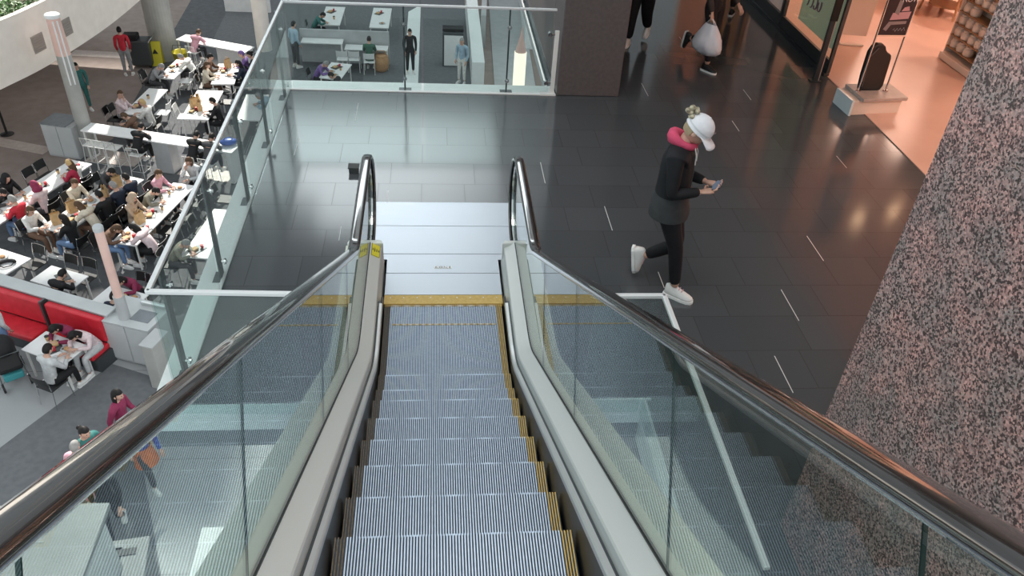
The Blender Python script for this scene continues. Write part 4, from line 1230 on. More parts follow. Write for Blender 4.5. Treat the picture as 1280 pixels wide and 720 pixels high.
# ================================================================== THE FOOD COURT
# ------------------------------------------------------------------ prototypes
def chair_proto(name, fm, sm, wire=False):
    t = thing(name, 'x', 'chair', (0, 0, -20))
    MB().box((0, .0, .445), (.40, .40, .03)).build('seat', M[sm], t, bevel=.012)
    b = MB(); vs = []
    for i in range(7):
        a = -.5 + i / 6.
        x = a * .40; yb = -.20 - .035 * (1 - (2 * a) ** 2)
        for z, dy in ((.60, 0), (.82, -.05)):
            vs.append((x, yb + dy, z)); vs.append((x, yb + dy - .014, z))
    fs = []
    for i in range(6):
        o = i * 4
        fs += [(o, o + 4, o + 6, o + 2), (o + 1, o + 3, o + 7, o + 5), (o, o + 1, o + 5, o + 4), (o + 2, o + 6, o + 7, o + 3)]
    fs += [(0, 2, 3, 1), (24, 25, 27, 26)]
    b.add(vs, fs); b.build('backrest', M[sm], t)
    for sx in (-1, 1):
        MB().tube([(sx * .185, .18, .44), (sx * .20, .21, 0)], .011, 6).build('leg', M[fm], t)
        MB().tube([(sx * .19, -.255, .83), (sx * .19, -.20, .60), (sx * .185, -.18, .44), (sx * .20, -.23, 0)], .011, 6).build('leg', M[fm], t)
    MB().tube([(-.19, -.20, .44), (-.19, .19, .44), (.19, .19, .44), (.19, -.20, .44)], .010, 6).build('seat_frame', M[fm], t)
    return proto(t)
CH = {'dark': chair_proto('cafe_chair', 'chrome', 'black'), 'white': chair_proto('cafe_chair', 'white_metal', 'white'), 'red': chair_proto('cafe_chair', 'chrome', 'red')}
def stool_proto():
    t = thing('bar_stool', 'x', 'stool', (0, 0, -20))
    MB().box((0, 0, .70), (.36, .36, .025)).build('seat', M['white_metal'], t, bevel=.01)
    for sx in (-1, 1):
        MB().tube([(sx * .16, .16, .70), (sx * .20, .21, 0)], .011, 6).build('leg', M['white_metal'], t)
        MB().tube([(sx * .16, -.16, .70), (sx * .20, -.21, 0)], .011, 6).build('leg', M['white_metal'], t)
    MB().tube([(-.19, .19, .22), (.19, .19, .22), (.19, -.19, .22), (-.19, -.19, .22)], .009, 6, closed=True).build('footrest', M['white_metal'], t)
    b = MB()
    for k in range(7): b.tube([(-.15 + k * .05, -.17, .71), (-.15 + k * .05, -.21, .95)], .005, 5)
    b.tube([(-.17, -.17, .70), (-.17, -.215, .96), (.17, -.215, .96), (.17, -.17, .70)], .009, 6)
    b.build('wire_back', M['white_metal'], t)
    return proto(t)
STOOL = stool_proto()
used = set()
def shorten(t, n):
    w = t.split()[:n]
    while w and w[-1].strip(',') in ('the', 'a', 'of', 'at', 'in', 'on', 'by', 'with', 'and', 'from', 'to', 'over', 'beside', 'behind', 'near', 'their', 'end', 'far', 'beyond', 'under', 'seen', 'below', 'long', 'middle', 'red', 'bright', 'pale', 'pink', 'light', 'the,', 'dark', 'crowded', 'sunny', 'empty', 'white', 'side', 'camera'):
        if w[-1].strip(',') in ('red', 'pink', 'white', 'dark', 'pale', 'light', 'bright') and len(w) > 2 and w[-2] in ('in', 'a'): break
        w.pop()
    return ' '.join(w).rstrip(',')
def put_chair(kind, loc, rz, label, group=None):
    src = STOOL if kind == 'stool' else CH[kind]
    if src.name not in used:
        used.add(src.name); o = src; o.location = loc; o.rotation_euler = (0, 0, rz); o['label'] = label
        if group: o['group'] = group
        return o
    return dup(src, loc, rz, label, group)

TB = {}
def table(key, a, b, w, label, h=.74, group='white food court tables', z=None, top='white', ext=(0, 0)):
    A = at(*a, L + h); B = at(*b, L + h); d = (B - A); d.z = 0; u = d.normalized()
    A = A - u * ext[0]; B = B + u * ext[1]; d = B - A
    c = (A + B) / 2; ln = d.length; rz = math.atan2(u.y, u.x)
    t = thing('dining_table', label, 'table', (c.x, c.y, L), rz, group)
    MB().box((0, 0, h - .015), (ln, w, .03)).build('tabletop', M[top], t, bevel=.006)
    for sx in (-1, 1):
        for sy in (-1, 1):
            MB().box((sx * (ln / 2 - .06), sy * (w / 2 - .05), (h - .03) / 2), (.035, .035, h - .03)).build('leg', M['white_metal'], t)
    b_ = MB()
    for sx in (-1, 1): b_.box((sx * (ln / 2 - .06), 0, h - .05), (.03, w - .1, .035))
    for sy in (-1, 1): b_.box((0, sy * (w / 2 - .05), h - .05), (ln - .12, .03, .035))
    b_.build('under_frame', M['white_metal'], t)
    TB[key] = dict(c=V((c.x, c.y, 0)), u=V((u.x, u.y, 0)), n=V((-u.y, u.x, 0)), l=ln, w=w, h=h, label=label)
    return t
table('tA', (51, 341), (98, 354.5), .62, 'white four seat table behind the red bench, beside a person in black')
table('tB', (126.5, 366), (174, 378.5), .62, 'white table standing behind the pale pink light post')
table('tbench', (42, 425), (95, 443.5), .62, 'white table in front of the red bench')
table('tE', (-20, 319), (23, 333), .70, 'white table with a curved black bag near the red chair', ext=(.4, 0))
table('tC', (154.6, 305), (230.5, 230), .62, 'long white table closest to the glass railing')
table('tG', (65, 288), (166, 221), .70, 'long cluttered white table in the middle row, full of bags')
table('tD', (3, 265), (102, 202), .66, 'long white table along the dark walkway', ext=(1.0, 0))
table('tF', (243, 322), (283, 262), .62, 'white table seen below the glass railing beside the olive hoodie')
table('t1', (166, 143), (198, 111), .62, 'sunlit white table beyond the bar counter, nearest the light post')
table('t2', (207, 97.7), (230.6, 75), .56, 'white table next to the yellow caution sign')
table('t3', (243, 149), (263, 113), .82, 'white table heaped with food bags beyond the bar counter')
table('t4', (278, 105), (287, 79.6), .74, 'crowded white table in the brightest sun')
table('tP', (412, 31), (419.6, 8.4), .78, 'white table seen through the far railing, nearest the corner')
table('tQ', (473.5, 34.6), (478.4, 10), .75, 'white table seen through the far railing beside the pale path')
table('tR', (412, 98), (427, 79), .74, 'white table with food under the far railing, in front of the grey booth')
table('tS', (310, 150), (322, 118), .7, 'white table seen through the side railing below the blue bag')

person_n = 0
def seat_at(head, tkey, pose, top, trousers, hair, hcol, label, chair='dark', skin='skin', shift=0., short=None, snap=True, high=0.):
    T = TB[tkey]
    hz = {'SIT': 1.22, 'LEAN': 1.09, 'CHIN': 1.22}[pose] + high
    p = at(head[0], head[1], L + hz); p.z = 0
    r = p - T['c']; s = r.dot(T['u']); q = r.dot(T['n'])
    sd = 1 if q > 0 else -1
    lead = {'SIT': .12, 'LEAN': .36, 'CHIN': .12}[pose]
    end = abs(s) > T['l'] / 2 + .02 and abs(q) < T['w'] / 2
    if end:
        f = -T['u'] * (1 if s > 0 else -1)
    else:
        f = -T['n'] * sd
        if snap: q = sd * (T['w'] / 2 + .26 - lead)
    pos = T['c'] + T['u'] * s + T['n'] * q - f * lead
    rz = face_rz(f)
    person(POSE[pose], (pos.x, pos.y, L + high), rz, top, trousers, hair, hcol, label, skin)
    if chair:
        cpos = pos - f * .02
        put_chair(chair, (cpos.x, cpos.y, L), rz, {'dark': 'dark chair', 'white': 'white chair', 'red': 'red chair', 'stool': 'white wire bar stool'}[chair] + ' under the ' + shorten(short or label, 16 - (6 if chair == 'stool' else 4)))
    return pos

K = dict(black=col(.015, .015, .017), navy=col(.02, .028, .05), dkgrey=col(.06, .06, .065), grey=col(.3, .3, .31), ltgrey=col(.55, .56, .57), white=col(.78, .76, .73), cream=col(.7, .62, .5),
         red=col(.55, .03, .05), crimson=col(.42, .03, .07), pink=col(.72, .38, .45), palepink=col(.75, .60, .62), burg=col(.25, .03, .08), olive=col(.25, .24, .19), jeans=col(.16, .25, .42),
         blue=col(.04, .08, .35), ltblue=col(.35, .48, .58), teal=col(.04, .16, .15), brown=col(.16, .09, .06), beige=col(.48, .36, .27), purple=col(.2, .12, .33), green=col(.05, .13, .09), orange=col(.65, .18, .05))
H = dict(black=col(.012, .010, .010, .6), brown=col(.10, .055, .03, .6), grey=col(.3, .29, .28, .7), fair=col(.55, .38, .18, .7))
S = seat_at
# long table along the dark walkway
S((22, 224), 'tD', 'SIT', K['black'], K['black'], 'hood', K['black'], 'person in a black coat and hood seated on the walkway side of the long table')
S((69, 199), 'tD', 'SIT', K['white'], K['dkgrey'], 'long', H['brown'], 'person in a white top with brown hair at the long walkway table')
S((105, 207), 'tD', 'SIT', K['crimson'], K['dkgrey'], 'short', H['fair'], 'person with fair hair in a dark red top at the long walkway table')
S((73, 237), 'tD', 'SIT', K['palepink'], K['dkgrey'], 'hood', K['burg'], 'person in a burgundy head scarf and pale pink top')
S((24, 250), 'tD', 'SIT', K['red'], K['jeans'], 'short', H['grey'], 'person with grey hair in a bright red jumper and jeans')
S((8, 240), 'tD', 'LEAN', K['dkgrey'], K['black'], 'short', H['black'], 'person in a dark grey top at the near end of the long walkway table', chair=None)
# middle row
S((52, 265), 'tG', 'SIT', K['white'], K['brown'], 'long', H['brown'], 'person with long brown hair in a white top beside the cluttered table')
S((106, 230), 'tG', 'SIT', K['cream'], K['dkgrey'], 'short', H['brown'], 'small person in a cream top in the middle of the cluttered table')
S((129, 211), 'tG', 'LEAN', K['dkgrey'], K['black'], 'short', H['black'], 'person in a dark jacket leaning over the far end of the cluttered table')
S((111, 259), 'tG', 'LEAN', K['cream'], K['brown'], 'long', H['brown'], 'person in a cream coat bending over the cluttered table')
S((89, 274), 'tG', 'SIT', K['black'], K['jeans'], 'long', H['black'], 'person with long black hair, black top and blue jeans')
S((131, 244), 'tG', 'SIT', K['black'], K['black'], 'short', H['black'], 'person in black beside the person in the cream coat')
S((147, 232), 'tG', 'SIT', K['navy'], K['black'], 'short', H['grey'], 'person with grey hair in a navy jacket at the cluttered table')
S((160, 221), 'tG', 'SIT', K['navy'], K['navy'], 'short', H['black'], 'person in a dark suit at the far end of the cluttered table')
# table closest to the railing
S((166, 245), 'tC', 'SIT', K['beige'], K['beige'], 'hood', K['beige'], 'person in a beige head scarf and long beige coat')
S((189, 237), 'tC', 'LEAN', K['olive'], K['dkgrey'], 'short', H['black'], 'person in a patterned olive top beside the beige head scarf')
S((210, 217), 'tC', 'SIT', K['pink'], K['black'], 'short', H['brown'], 'person in a red and pink striped top at the table by the railing')
S((144, 284), 'tC', 'LEAN', K['brown'], K['jeans'], 'long', H['brown'], 'person in a brown top and jeans at the table by the railing')
S((186, 286), 'tC', 'LEAN', K['palepink'], K['black'], 'long', H['black'], 'person in a pale pink top with black hair at the table by the railing')
S((236, 200), 'tC', 'CHIN', K['ltgrey'], K['black'], 'long', H['brown'], 'person in a light grey top at the end of the table below the railing')
S((230, 303), 'tF', 'LEAN', K['olive'], K['dkgrey'], 'short', H['grey'], 'person in an olive hoodie seen through the side railing')
# small tables behind the bench
S((68, 348), 'tA', 'LEAN', K['black'], K['black'], 'short', H['black'], 'person in a black jacket with short hair behind the red bench wall')
S((159, 342), 'tB', 'LEAN', K['burg'], K['black'], 'long', H['black'], 'person in a dark maroon top facing the camera behind the pink light post')
S((140, 370), 'tB', 'SIT', K['navy'], K['black'], 'short', H['black'], 'person in navy seen from behind beside the pink light post')
# bench
S((67, 410), 'tbench', 'LEAN', K['burg'], K['black'], 'long', H['black'], 'person in a dark top with black hair sitting on the red bench', chair=None)
S((98, 413), 'tbench', 'LEAN', K['palepink'], K['ltgrey'], 'long', H['black'], 'person in a pale pink top leaning from the red bench over the table', chair=None)
S((60, 434), 'tbench', 'SIT', K['ltgrey'], K['black'], 'short', H['black'], 'person in a light grey jumper with their back to the camera at the bench table')
# tables in the sun
S((157, 117), 't1', 'CHIN', K['palepink'], K['grey'], 'short', H['brown'], 'person in a pale pink top beyond the bar counter beside the empty dark chair')
S((190, 128), 't1', 'SIT', K['white'], K['grey'], 'short', H['fair'], 'person in a dazzling white shirt at the sunlit table')
S((183, 146), 't1', 'LEAN', K['brown'], K['dkgrey'], 'short', H['brown'], 'person in a brown top at the near end of the sunlit table')
S((196, 82), 't2', 'LEAN', K['grey'], K['dkgrey'], 'short', H['grey'], 'person in a grey top beside the yellow caution sign')
S((224, 70), 't2', 'LEAN', K['white'], K['dkgrey'], 'short', H['grey'], 'person in a pale coat at the far end of the table by the caution sign')
S((271, 125), 't3', 'SIT', K['black'], K['black'], 'short', H['black'], 'person in black at the table heaped with food bags')
S((262, 80), 't4', 'SIT', K['cream'], K['brown'], 'long', H['brown'], 'person in a cream top with brown hair at the crowded sunny table')
S((272, 70), 't4', 'SIT', K['brown'], K['black'], 'short', H['black'], 'person in a brown jacket at the crowded sunny table')
S((283, 66), 't4', 'SIT', K['purple'], K['black'], 'short', K['purple'], 'person with purple hair at the far end of the crowded sunny table')
S((302, 78), 't4', 'SIT', K['navy'], K['black'], 'long', H['black'], 'person in dark blue with long black hair at the crowded sunny table')
S((313, 67), 't4', 'SIT', K['black'], K['black'], 'bun', H['black'], 'person in black with a hair bun behind the crowded sunny table', snap=False)
# beyond the far railing
S((407, 79), 'tR', 'LEAN', K['purple'], K['black'], 'short', H['grey'], 'person in a pale purple top leaning over the food under the far railing')
S((431, 95), 'tR', 'LEAN', K['black'], K['black'], 'short', H['black'], 'person with dark hair at the near end of the table under the far railing')
S((404, 18), 'tP', 'LEAN', K['teal'], K['black'], 'short', H['black'], 'person in dark teal at the table seen through the far railing corner')
S((318, 119), 'tS', 'LEAN', K['ltblue'], K['grey'], 'short', H['grey'], 'person in a light blue top seen through the side railing')

# ------------------------------------------------------------------ the bar counter and its stools
A = at(107, 158, L + 1.0); B = at(295, 186, L + 1.0); d = B - A; ln = d.length; rzb = math.atan2(d.y, d.x); c = (A + B) / 2
bar = thing('bar_counter', 'long white bar counter in the sun between the two rows of tables', 'counter', (c.x, c.y, L), rzb)
MB().box((0, 0, .98), (ln, .52, .04)).build('worktop', M['white'], bar, bevel=.006)
MB().box((ln * .02, 0, .48), (.5, .42, .96)).build('support_box', M['grey_panel'], bar, bevel=.006)
MB().box((ln * .47, 0, .48), (.12, .46, .96)).build('end_panel', M['white'], bar)
for y in (-.2, .2):
    MB().box((-ln / 2 + .06, y, .48), (.04, .04, .96)).build('leg', M['white_metal'], bar)
MB().box((-ln / 2 + .06, 0, .06), (.04, .44, .04)).build('leg_rail', M['white_metal'], bar)
TB['bar'] = dict(c=V((c.x, c.y, 0)), u=V((math.cos(rzb), math.sin(rzb), 0)), n=V((-math.sin(rzb), math.cos(rzb), 0)), l=ln, w=.52, h=1.0, label='bar counter')
S((171, 161), 'bar', 'LEAN', K['black'], K['black'], 'short', H['black'], 'person in black seated alone at the bar counter', chair='stool', high=.26)
S((240, 172), 'bar', 'LEAN', K['black'], K['black'], 'short', H['black'], 'person in black at the bar counter, shoulder to shoulder with the dark grey top', chair='stool', high=.26)
S((266, 169), 'bar', 'LEAN', K['dkgrey'], K['navy'], 'short', H['black'], 'person in dark grey at the bar counter, beside the blue bag', chair='stool', high=.26)
for i, s_ in enumerate((-.42, -.34, -.27)):
    p = TB['bar']['c'] + TB['bar']['u'] * (s_ * ln) - TB['bar']['n'] * .40
    put_chair('stool', (p.x, p.y, L), rzb, ('white wire bar stool at the light post end of the bar counter', 'empty white wire bar stool, second from the light post', 'empty white wire bar stool, third from the light post')[i])
# far counter in the glare by the round column
A = at(226, 46, L + .9); B = at(312, 62, L + .9); d = B - A; ln2 = d.length; rz2_ = math.atan2(d.y, d.x); c = (A + B) / 2
fc = thing('bar_counter', 'white counter in the glare beside the round grey column', 'counter', (c.x, c.y, L), rz2_)
MB().box((0, 0, .88), (ln2, .6, .04)).build('worktop', M['white'], fc, bevel=.006)
MB().box((ln2 * .25, .1, .43), (ln2 * .45, .35, .86)).build('support_box', M['white'], fc)
for y in (-.24, .24):
    MB().box((-ln2 / 2 + .06, y, .43), (.04, .04, .86)).build('leg', M['white_metal'], fc)
TB['far'] = dict(c=V((c.x, c.y, 0)), u=V((math.cos(rz2_), math.sin(rz2_), 0)), n=V((-math.sin(rz2_), math.cos(rz2_), 0)), l=ln2, w=.6, h=.9, label='far counter')
S((241, 43), 'far', 'LEAN', K['pink'], K['dkgrey'], 'short', H['brown'], 'person in pink at the glaring counter beside the round column', chair='stool', high=.2)
for i, (px, py) in enumerate(((283, 62), (300, 66))):
    p = at(px, py + 4, L + .5)
    put_chair('stool', (p.x, p.y, L), rz2_, ('white stool in the glare in front of the far counter', 'white stool in the glare, closer to the pale column')[i])

# ------------------------------------------------------------------ empty chairs
def chair_px(kind, px, py, tkey, label, group=None):
    p = at(px, py, L + .6); T = TB[tkey]; r = p - T['c']
    s = r.dot(T['u']); q = r.dot(T['n'])
    f = -T['n'] * (1 if q > 0 else -1)
    if abs(q) < T['w'] / 2 + .12: q = (1 if q > 0 else -1) * (T['w'] / 2 + .12)
    p = T['c'] + T['u'] * s + T['n'] * q
    put_chair(kind, (p.x, p.y, L), face_rz(f), label, group)
chair_px('dark', 143, 143, 't1', 'empty dark chair on the walkway side of the sunlit table')
chair_px('white', 202, 135, 't1', 'empty white chair at the sunlit table beyond the bar counter')
chair_px('dark', 186, 97, 't2', 'empty dark chair below the yellow caution sign')
chair_px('white', 226, 95, 't2', 'empty white chair at the near end of the table by the caution sign')
chair_px('white', 234, 86, 't2', 'empty white chair at the far end of the table by the caution sign')
chair_px('dark', 255, 97, 't4', 'empty dark chair at the near end of the crowded sunny table')
chair_px('dark', 281, 122, 't3', 'empty dark chair behind the person in black at the food bag table')
chair_px('white', 236, 140, 't3', 'empty white chair on the walkway side of the food bag table')
chair_px('dark', 46, 222, 'tD', 'dark chair behind the middle of the long walkway table')
chair_px('dark', 60, 213, 'tD', 'dark chair behind the long walkway table, next to the white top')
chair_px('dark', 93, 225, 'tD', 'dark chair between the burgundy scarf and the dark red top')
chair_px('dark', 48, 250, 'tD', 'dark chair between the bright red jumper and the burgundy scarf')
chair_px('dark', 151, 268, 'tC', 'empty dark chair at the table by the railing, nearest the beige coat')
chair_px('dark', 143, 275, 'tC', 'empty dark chair at the table by the railing, beside the brown top')
chair_px('dark', 202, 232, 'tC', 'empty dark chair beside the striped top')
chair_px('dark', 203, 280, 'tC', 'empty dark chair on the railing side of the long table, near the pale pink top')
chair_px('dark', 217, 263, 'tC', 'empty dark chair on the railing side of the long table, at its middle')
chair_px('dark', 232, 246, 'tC', 'empty dark chair on the railing side of the long table, toward its far end')
chair_px('dark', 284, 243, 'tF', 'dark chair under the glass railing, furthest along the row')
chair_px('dark', 272, 264, 'tF', 'dark chair under the glass railing, in the middle of the row')
chair_px('dark', 258, 282, 'tF', 'dark chair under the glass railing, next to the olive hoodie')
chair_px('dark', 81, 336, 'tA', 'empty dark chair across from the person in the black jacket')
chair_px('dark', 104, 341, 'tA', 'empty dark chair at the corner of the four seat table')
chair_px('dark', 103, 362, 'tA', 'empty dark chair between the four seat table and the bench wall')
chair_px('dark', 184, 362, 'tB', 'empty dark chair behind the light post table')
chair_px('dark', 184, 392, 'tB', 'empty dark chair on the near side of the light post table')
chair_px('dark', 38, 325, 'tE', 'empty dark chair at the end of the table with the curved black bag')
chair_px('red', 10, 348, 'tE', 'red chair behind the end of the red bench wall')
for i, (px, py) in enumerate(((416, 44), (428, 38))):
    pass

# ------------------------------------------------------------------ grey booth seen through the far railing
A = at(374, 50, L + .9); B = at(486, 54, L + .9); d = B - A; lb = d.length; rzq = math.atan2(d.y, d.x); c = (A + B) / 2
bo_ = thing('booth_counter', 'grey backed booth counter with white worktops seen through the far railing', 'counter', (c.x, c.y, L), rzq)
MB().box((0, .25, .62), (lb, .08, 1.24)).build('back_panel', M['grey_panel'], bo_, bevel=.01)
MB().box((-lb * .24, -.08, .92), (lb * .46, .5, .04)).build('worktop', M['white'], bo_, bevel=.005)
MB().box((lb * .25, -.12, .74), (lb * .48, .5, .04)).build('worktop', M['white'], bo_, bevel=.005)
for x, h in ((-.02, .9), (.03, .72), (.485, .72)):
    MB().box((lb * x, -.3, h / 2), (.05, .05, h)).build('leg', M['white_metal'], bo_)
TB['booth'] = dict(c=V((c.x, c.y, 0)), u=V((math.cos(rzq), math.sin(rzq), 0)), n=V((-math.sin(rzq), math.cos(rzq), 0)), l=lb, w=.7, h=.74, label='booth')
S((460, 53), 'booth', 'SIT', K['green'], K['black'], 'short', H['black'], 'person in green seated at the grey booth counter', chair='white')
for i, px in enumerate((428, 443)):
    chair_px('white', px, 68, 'booth', ('empty white chair at the grey booth, furthest from the green jumper', 'empty white chair at the grey booth, next to the green jumper')[i])
b_ = at(477, 88, L)
bk = thing('basket', 'brown rounded basket on the floor beside the grey booth', 'basket', (b_.x, b_.y, L))
MB().lathe([(.20, 0), (.27, .12), (.29, .35), (.26, .52), (.23, .55)], (0, 0, 0), 20).build('basket_body', [M['wicker']], bk, True)
MB().lathe([(.22, .54), (.24, .58), (.12, .62)], (0, 0, 0), 20).build('basket_lid', [M['wicker']], bk, True)
MB().tube([(-.2, 0, .5), (-.12, 0, .75), (.12, 0, .75), (.2, 0, .5)], .018, 6).build('handle', M['wicker'], bk)

# ------------------------------------------------------------------ people on their feet
def stander(foot, dirv, pose, top, tr, hair, hc, label, scale=1., skin='skin'):
    p = at(foot[0], foot[1], L); person(POSE[pose], (p.x, p.y, L), face_rz(dirv), top, tr, hair, hc, label, skin, scale=scale)
stander((162, 94), (-.3, 1), 'STAND', K['red'], K['grey'], 'short', H['black'], 'person in red standing on the brown walkway near the dark cart')
stander((110, 138), (.5, -1), 'STAND', K['teal'], K['teal'], 'short', H['black'], 'person in dark teal clothes walking past the light post', .95)
stander((168, 570), (.9, -.1), 'WALK', K['burg'], K['black'], 'long', H['black'], 'person with long black hair in a dark patterned top passing the escalator', 1.0)
stander((192, 603), (.6, -.6), 'WALK', K['blue'], K['dkgrey'], 'short', H['black'], 'person in a blue top and orange skirt under the escalator handrail', .95)
last_p = [o for o in bpy.data.objects if o.get('label', '').startswith('person in a blue top and orange skirt')][0]
rings([(0, .02, .60, .22, .19), (0, .01, .75, .20, .165), (0, 0, .92, .165, .125), (0, 0, 1.0, .15, .115)]).build('skirt', [K['orange']], last_p, True)
stander((132, 616), (.7, -.4), 'WALK', K['teal'], K['dkgrey'], 'bun', H['black'], 'person with black hair half hidden by the escalator handrail', 1.0)
stander((120, 632), (.2, 1), 'STAND', K['pink'], K['pink'], 'short', H['grey'], 'person in pink beside the grey kiosk roof', .92)
stander((150, 668), (.3, -1), 'WALK', K['black'], K['black'], 'short', H['black'], 'person in black walking between the grey kiosk and the cart', 1.0)
stander((513, 92), (.1, -1), 'STAND', K['black'], K['black'], 'short', H['black'], 'person in black on the dark floor beyond the far railing', 1.0)
stander((371, 84), (.6, .6), 'STAND', K['ltblue'], K['dkgrey'], 'short', H['black'], 'person in a light blue shirt standing behind the corner of the railings', 1.0)
stander((577, 104), (-.5, -1), 'STAND', K['ltblue'], K['white'], 'short', H['grey'], 'person in pale teal near the white kiosk beyond the railing', 1.0)
stander((14, 452), (.3, .9), 'STAND', K['ltgrey'], K['jeans'], 'hat', K['white'], 'person in a white hat and grey jacket at the end of the red bench', .95)
stander((-12, 462), (.6, .6), 'STAND', K['cream'], K['dkgrey'], 'short', H['brown'], 'person in cream cut off by the picture edge beside the red bench', .85)

# ------------------------------------------------------------------ red bench with its wall
zt = L + 1.12
w1 = at(-60, 337, zt); w2 = at(134, 394, zt); d = (w2 - w1); d.z = 0; u = d.normalized(); n_b = V((u.y, -u.x, 0)); lw_ = d.length; c = (w1 + w2) / 2; rzw = math.atan2(u.y, u.x)
bw = thing('bench', 'long red upholstered bench with grey backing wall', 'bench', (c.x, c.y, L), rzw)
MB().box((0, .10, .56), (lw_, .24, 1.12)).build('backing_wall', M['grey_panel'], bw, bevel=.008)
MB().box((0, .10, 1.135), (lw_ + .04, .30, .03)).build('wall_cap', M['pale_grey'], bw, bevel=.005)
xs = [-lw_ / 2 + .02, -lw_ / 2 + 1.6, lw_ / 2 - 1.52, lw_ / 2 - .02]
x = lw_ / 2 - .03
while x > -lw_ / 2 + .3:
    w = 1.42
    MB().box((x - w / 2, -.10, .80), (w - .03, .15, .58)).build('back_cushion', M['red'], bw, bevel=.04, segs=3)
    MB().box((x - w / 2, -.36, .40), (w - .03, .50, .13)).build('seat_cushion', M['red'], bw, bevel=.04, segs=3)
    x -= w + (.06 if x > lw_ / 2 - .1 else .0)
MB().box((0, -.30, .17), (lw_, .46, .34)).build('bench_plinth', M['dark_metal'], bw)
MB().box((lw_ / 2 - 1.49, -.10, .82), (.05, .2, .64)).build('divider', M['dark_metal'], bw)
# stroller and bags at the end of the bench
b_ = at(34, 458, L)
st_ = thing('stroller', 'black stroller parked beside the red bench', 'stroller', (b_.x - .1, b_.y - .35, L), .6)
MB().box((0, .0, .48), (.42, .55, .10), rot=Euler((.25, 0, 0))).build('seat', M['black'], st_, bevel=.03)
MB().box((0, -.26, .78), (.42, .10, .55), rot=Euler((-.35, 0, 0))).build('backrest', M['black'], st_, bevel=.03)
MB().ball((0, -.20, 1.0), (.23, .30, .20), 14, 8).build('canopy', [K['black']], st_, True)
for sx in (-1, 1):
    for y in (-.32, .36):
        wh = MB().lathe([(.03, -.015), (.095, -.02), (.10, 0), (.095, .02), (.03, .015)], (sx * .24, y, .10), 16, M3=Matrix.Rotation(PI / 2, 3, 'Y')).build('wheel', M['black'], st_)
        MB().tube([(sx * .24, y, .10), (sx * .22, 0, .55)], .012, 6).build('strut', M['dark_metal'], st_)
MB().tube([(-.22, 0, .55), (-.22, -.52, 1.0), (.22, -.52, 1.0), (.22, 0, .55)], .014, 6).build('handle', M['dark_metal'], st_)
MB().box((0, -.08, .25), (.36, .4, .16)).build('basket', M['teal'], st_, bevel=.03)

# ------------------------------------------------------------------ waste station with the pink light post
f1 = at(140, 449, L); f2 = at(190, 461, L); f3 = at(207, 472, L)
d = (f2 - f1); d.z = 0; u = d.normalized(); rzs = math.atan2(u.y, u.x); wst = d.length + .14
n_in = V((-u.y, u.x, 0))
c = f1 + u * (wst / 2) + n_in * .42
ws_ = thing('waste_station', 'grey waste station cabinet with two doors at the end of the red bench', 'cabinet', (c.x, c.y, L), rzs)
MB().box((0, 0, .53), (wst, .80, 1.0)).build('cabinet_body', M['grey_panel'], ws_, bevel=.006)
for i in (-1, 1):
    MB().box((i * wst / 4, -.408, .55), (wst / 2 - .03, .02, .92)).build('door', M['pale_grey'], ws_, bevel=.004)
MB().box((0, 0, 1.045), (wst + .04, .86, .035)).build('cabinet_top', M['pale_grey'], ws_, bevel=.005)
MB().box((wst * .2, -.05, 1.068), (wst * .38, .34, .012)).build('tray_opening', M['slab_dark'], ws_)
MB().box((wst * .2, .28, 1.10), (wst * .5, .06, .08)).build('tray_rail', M['chrome'], ws_)
pst = thing('light_post', 'pale pink round light post rising from the waste station', 'light post', (-6.279, 7.617, L), 0)
MB().tube([(0, 0, 1.062), (0, 0, 1.62)], .11, 20).build('post_sleeve', M['grey_panel'], pst)
MB().tube([(0, 0, 1.62), (.0, 0, 3.15)], .085, 20).build('post_shaft', M['pink_post'], pst)
MB().lathe([(.09, 3.15), (.095, 3.17), (.095, 3.24), (.08, 3.26)], (0, 0, 0), 20).build('post_cap', M['pale_grey'], pst)
# stainless pedestal under the railing corner
b_ = at(203, 480, L)
pd = thing('pedestal', 'narrow stainless pedestal between the waste station and the railing', 'pedestal', (b_.x, b_.y, L), rzs)
MB().box((0, .1, .56), (.26, .5, 1.12)).build('pedestal_body', M['grey_col'], pd, bevel=.01)
MB().box((0, .1, 1.13), (.3, .54, .03)).build('pedestal_top', M['grey_panel'], pd, bevel=.005)

# second light post with its cabinet, in the sun
b_ = at(86, 193, L)
c2 = thing('waste_station', 'grey cabinet with a dark cover at the foot of the sunlit light post', 'cabinet', (-10.62, 16.62, L), math.radians(-14))
MB().box((0, 0, .5), (.95, .7, 1.0)).build('cabinet_body', M['grey_panel'], c2, bevel=.006)
for i in (-1, 1): MB().box((i * .235, -.36, .52), (.45, .02, .92)).build('door', M['pale_grey'], c2, bevel=.004)
MB().box((-.1, 0, 1.01), (.8, .74, .03)).build('cabinet_cover', M['slab_dark'], c2, bevel=.008)
ps2 = thing('light_post', 'sunlit pale light post in front of the beige mezzanine', 'light post', (-10.05, 16.53, L), 0)
MB().tube([(0, 0, 0), (0, 0, 3.0)], [.21, .19], 24).build('post_shaft', M['grey_col'], ps2)
MB().tube([(0, 0, 3.0), (0, 0, 4.0)], [.19, .17], 24).build('post_shade', M['pink_post'], ps2)
MB().lathe([(.18, 4.0), (.19, 4.02), (.19, 4.08), (.17, 4.1)], (0, 0, 0), 24).build('post_cap', M['white'], ps2)
for a in (-.7, -1.3):
    MB().tube([(.195 * math.cos(a), .195 * math.sin(a), 2.2), (.175 * math.cos(a), .175 * math.sin(a), 3.95)], .022, 8).build('streak_tube', M['white'], ps2)  # white tubes put in for the bright reflected streak on the shaft

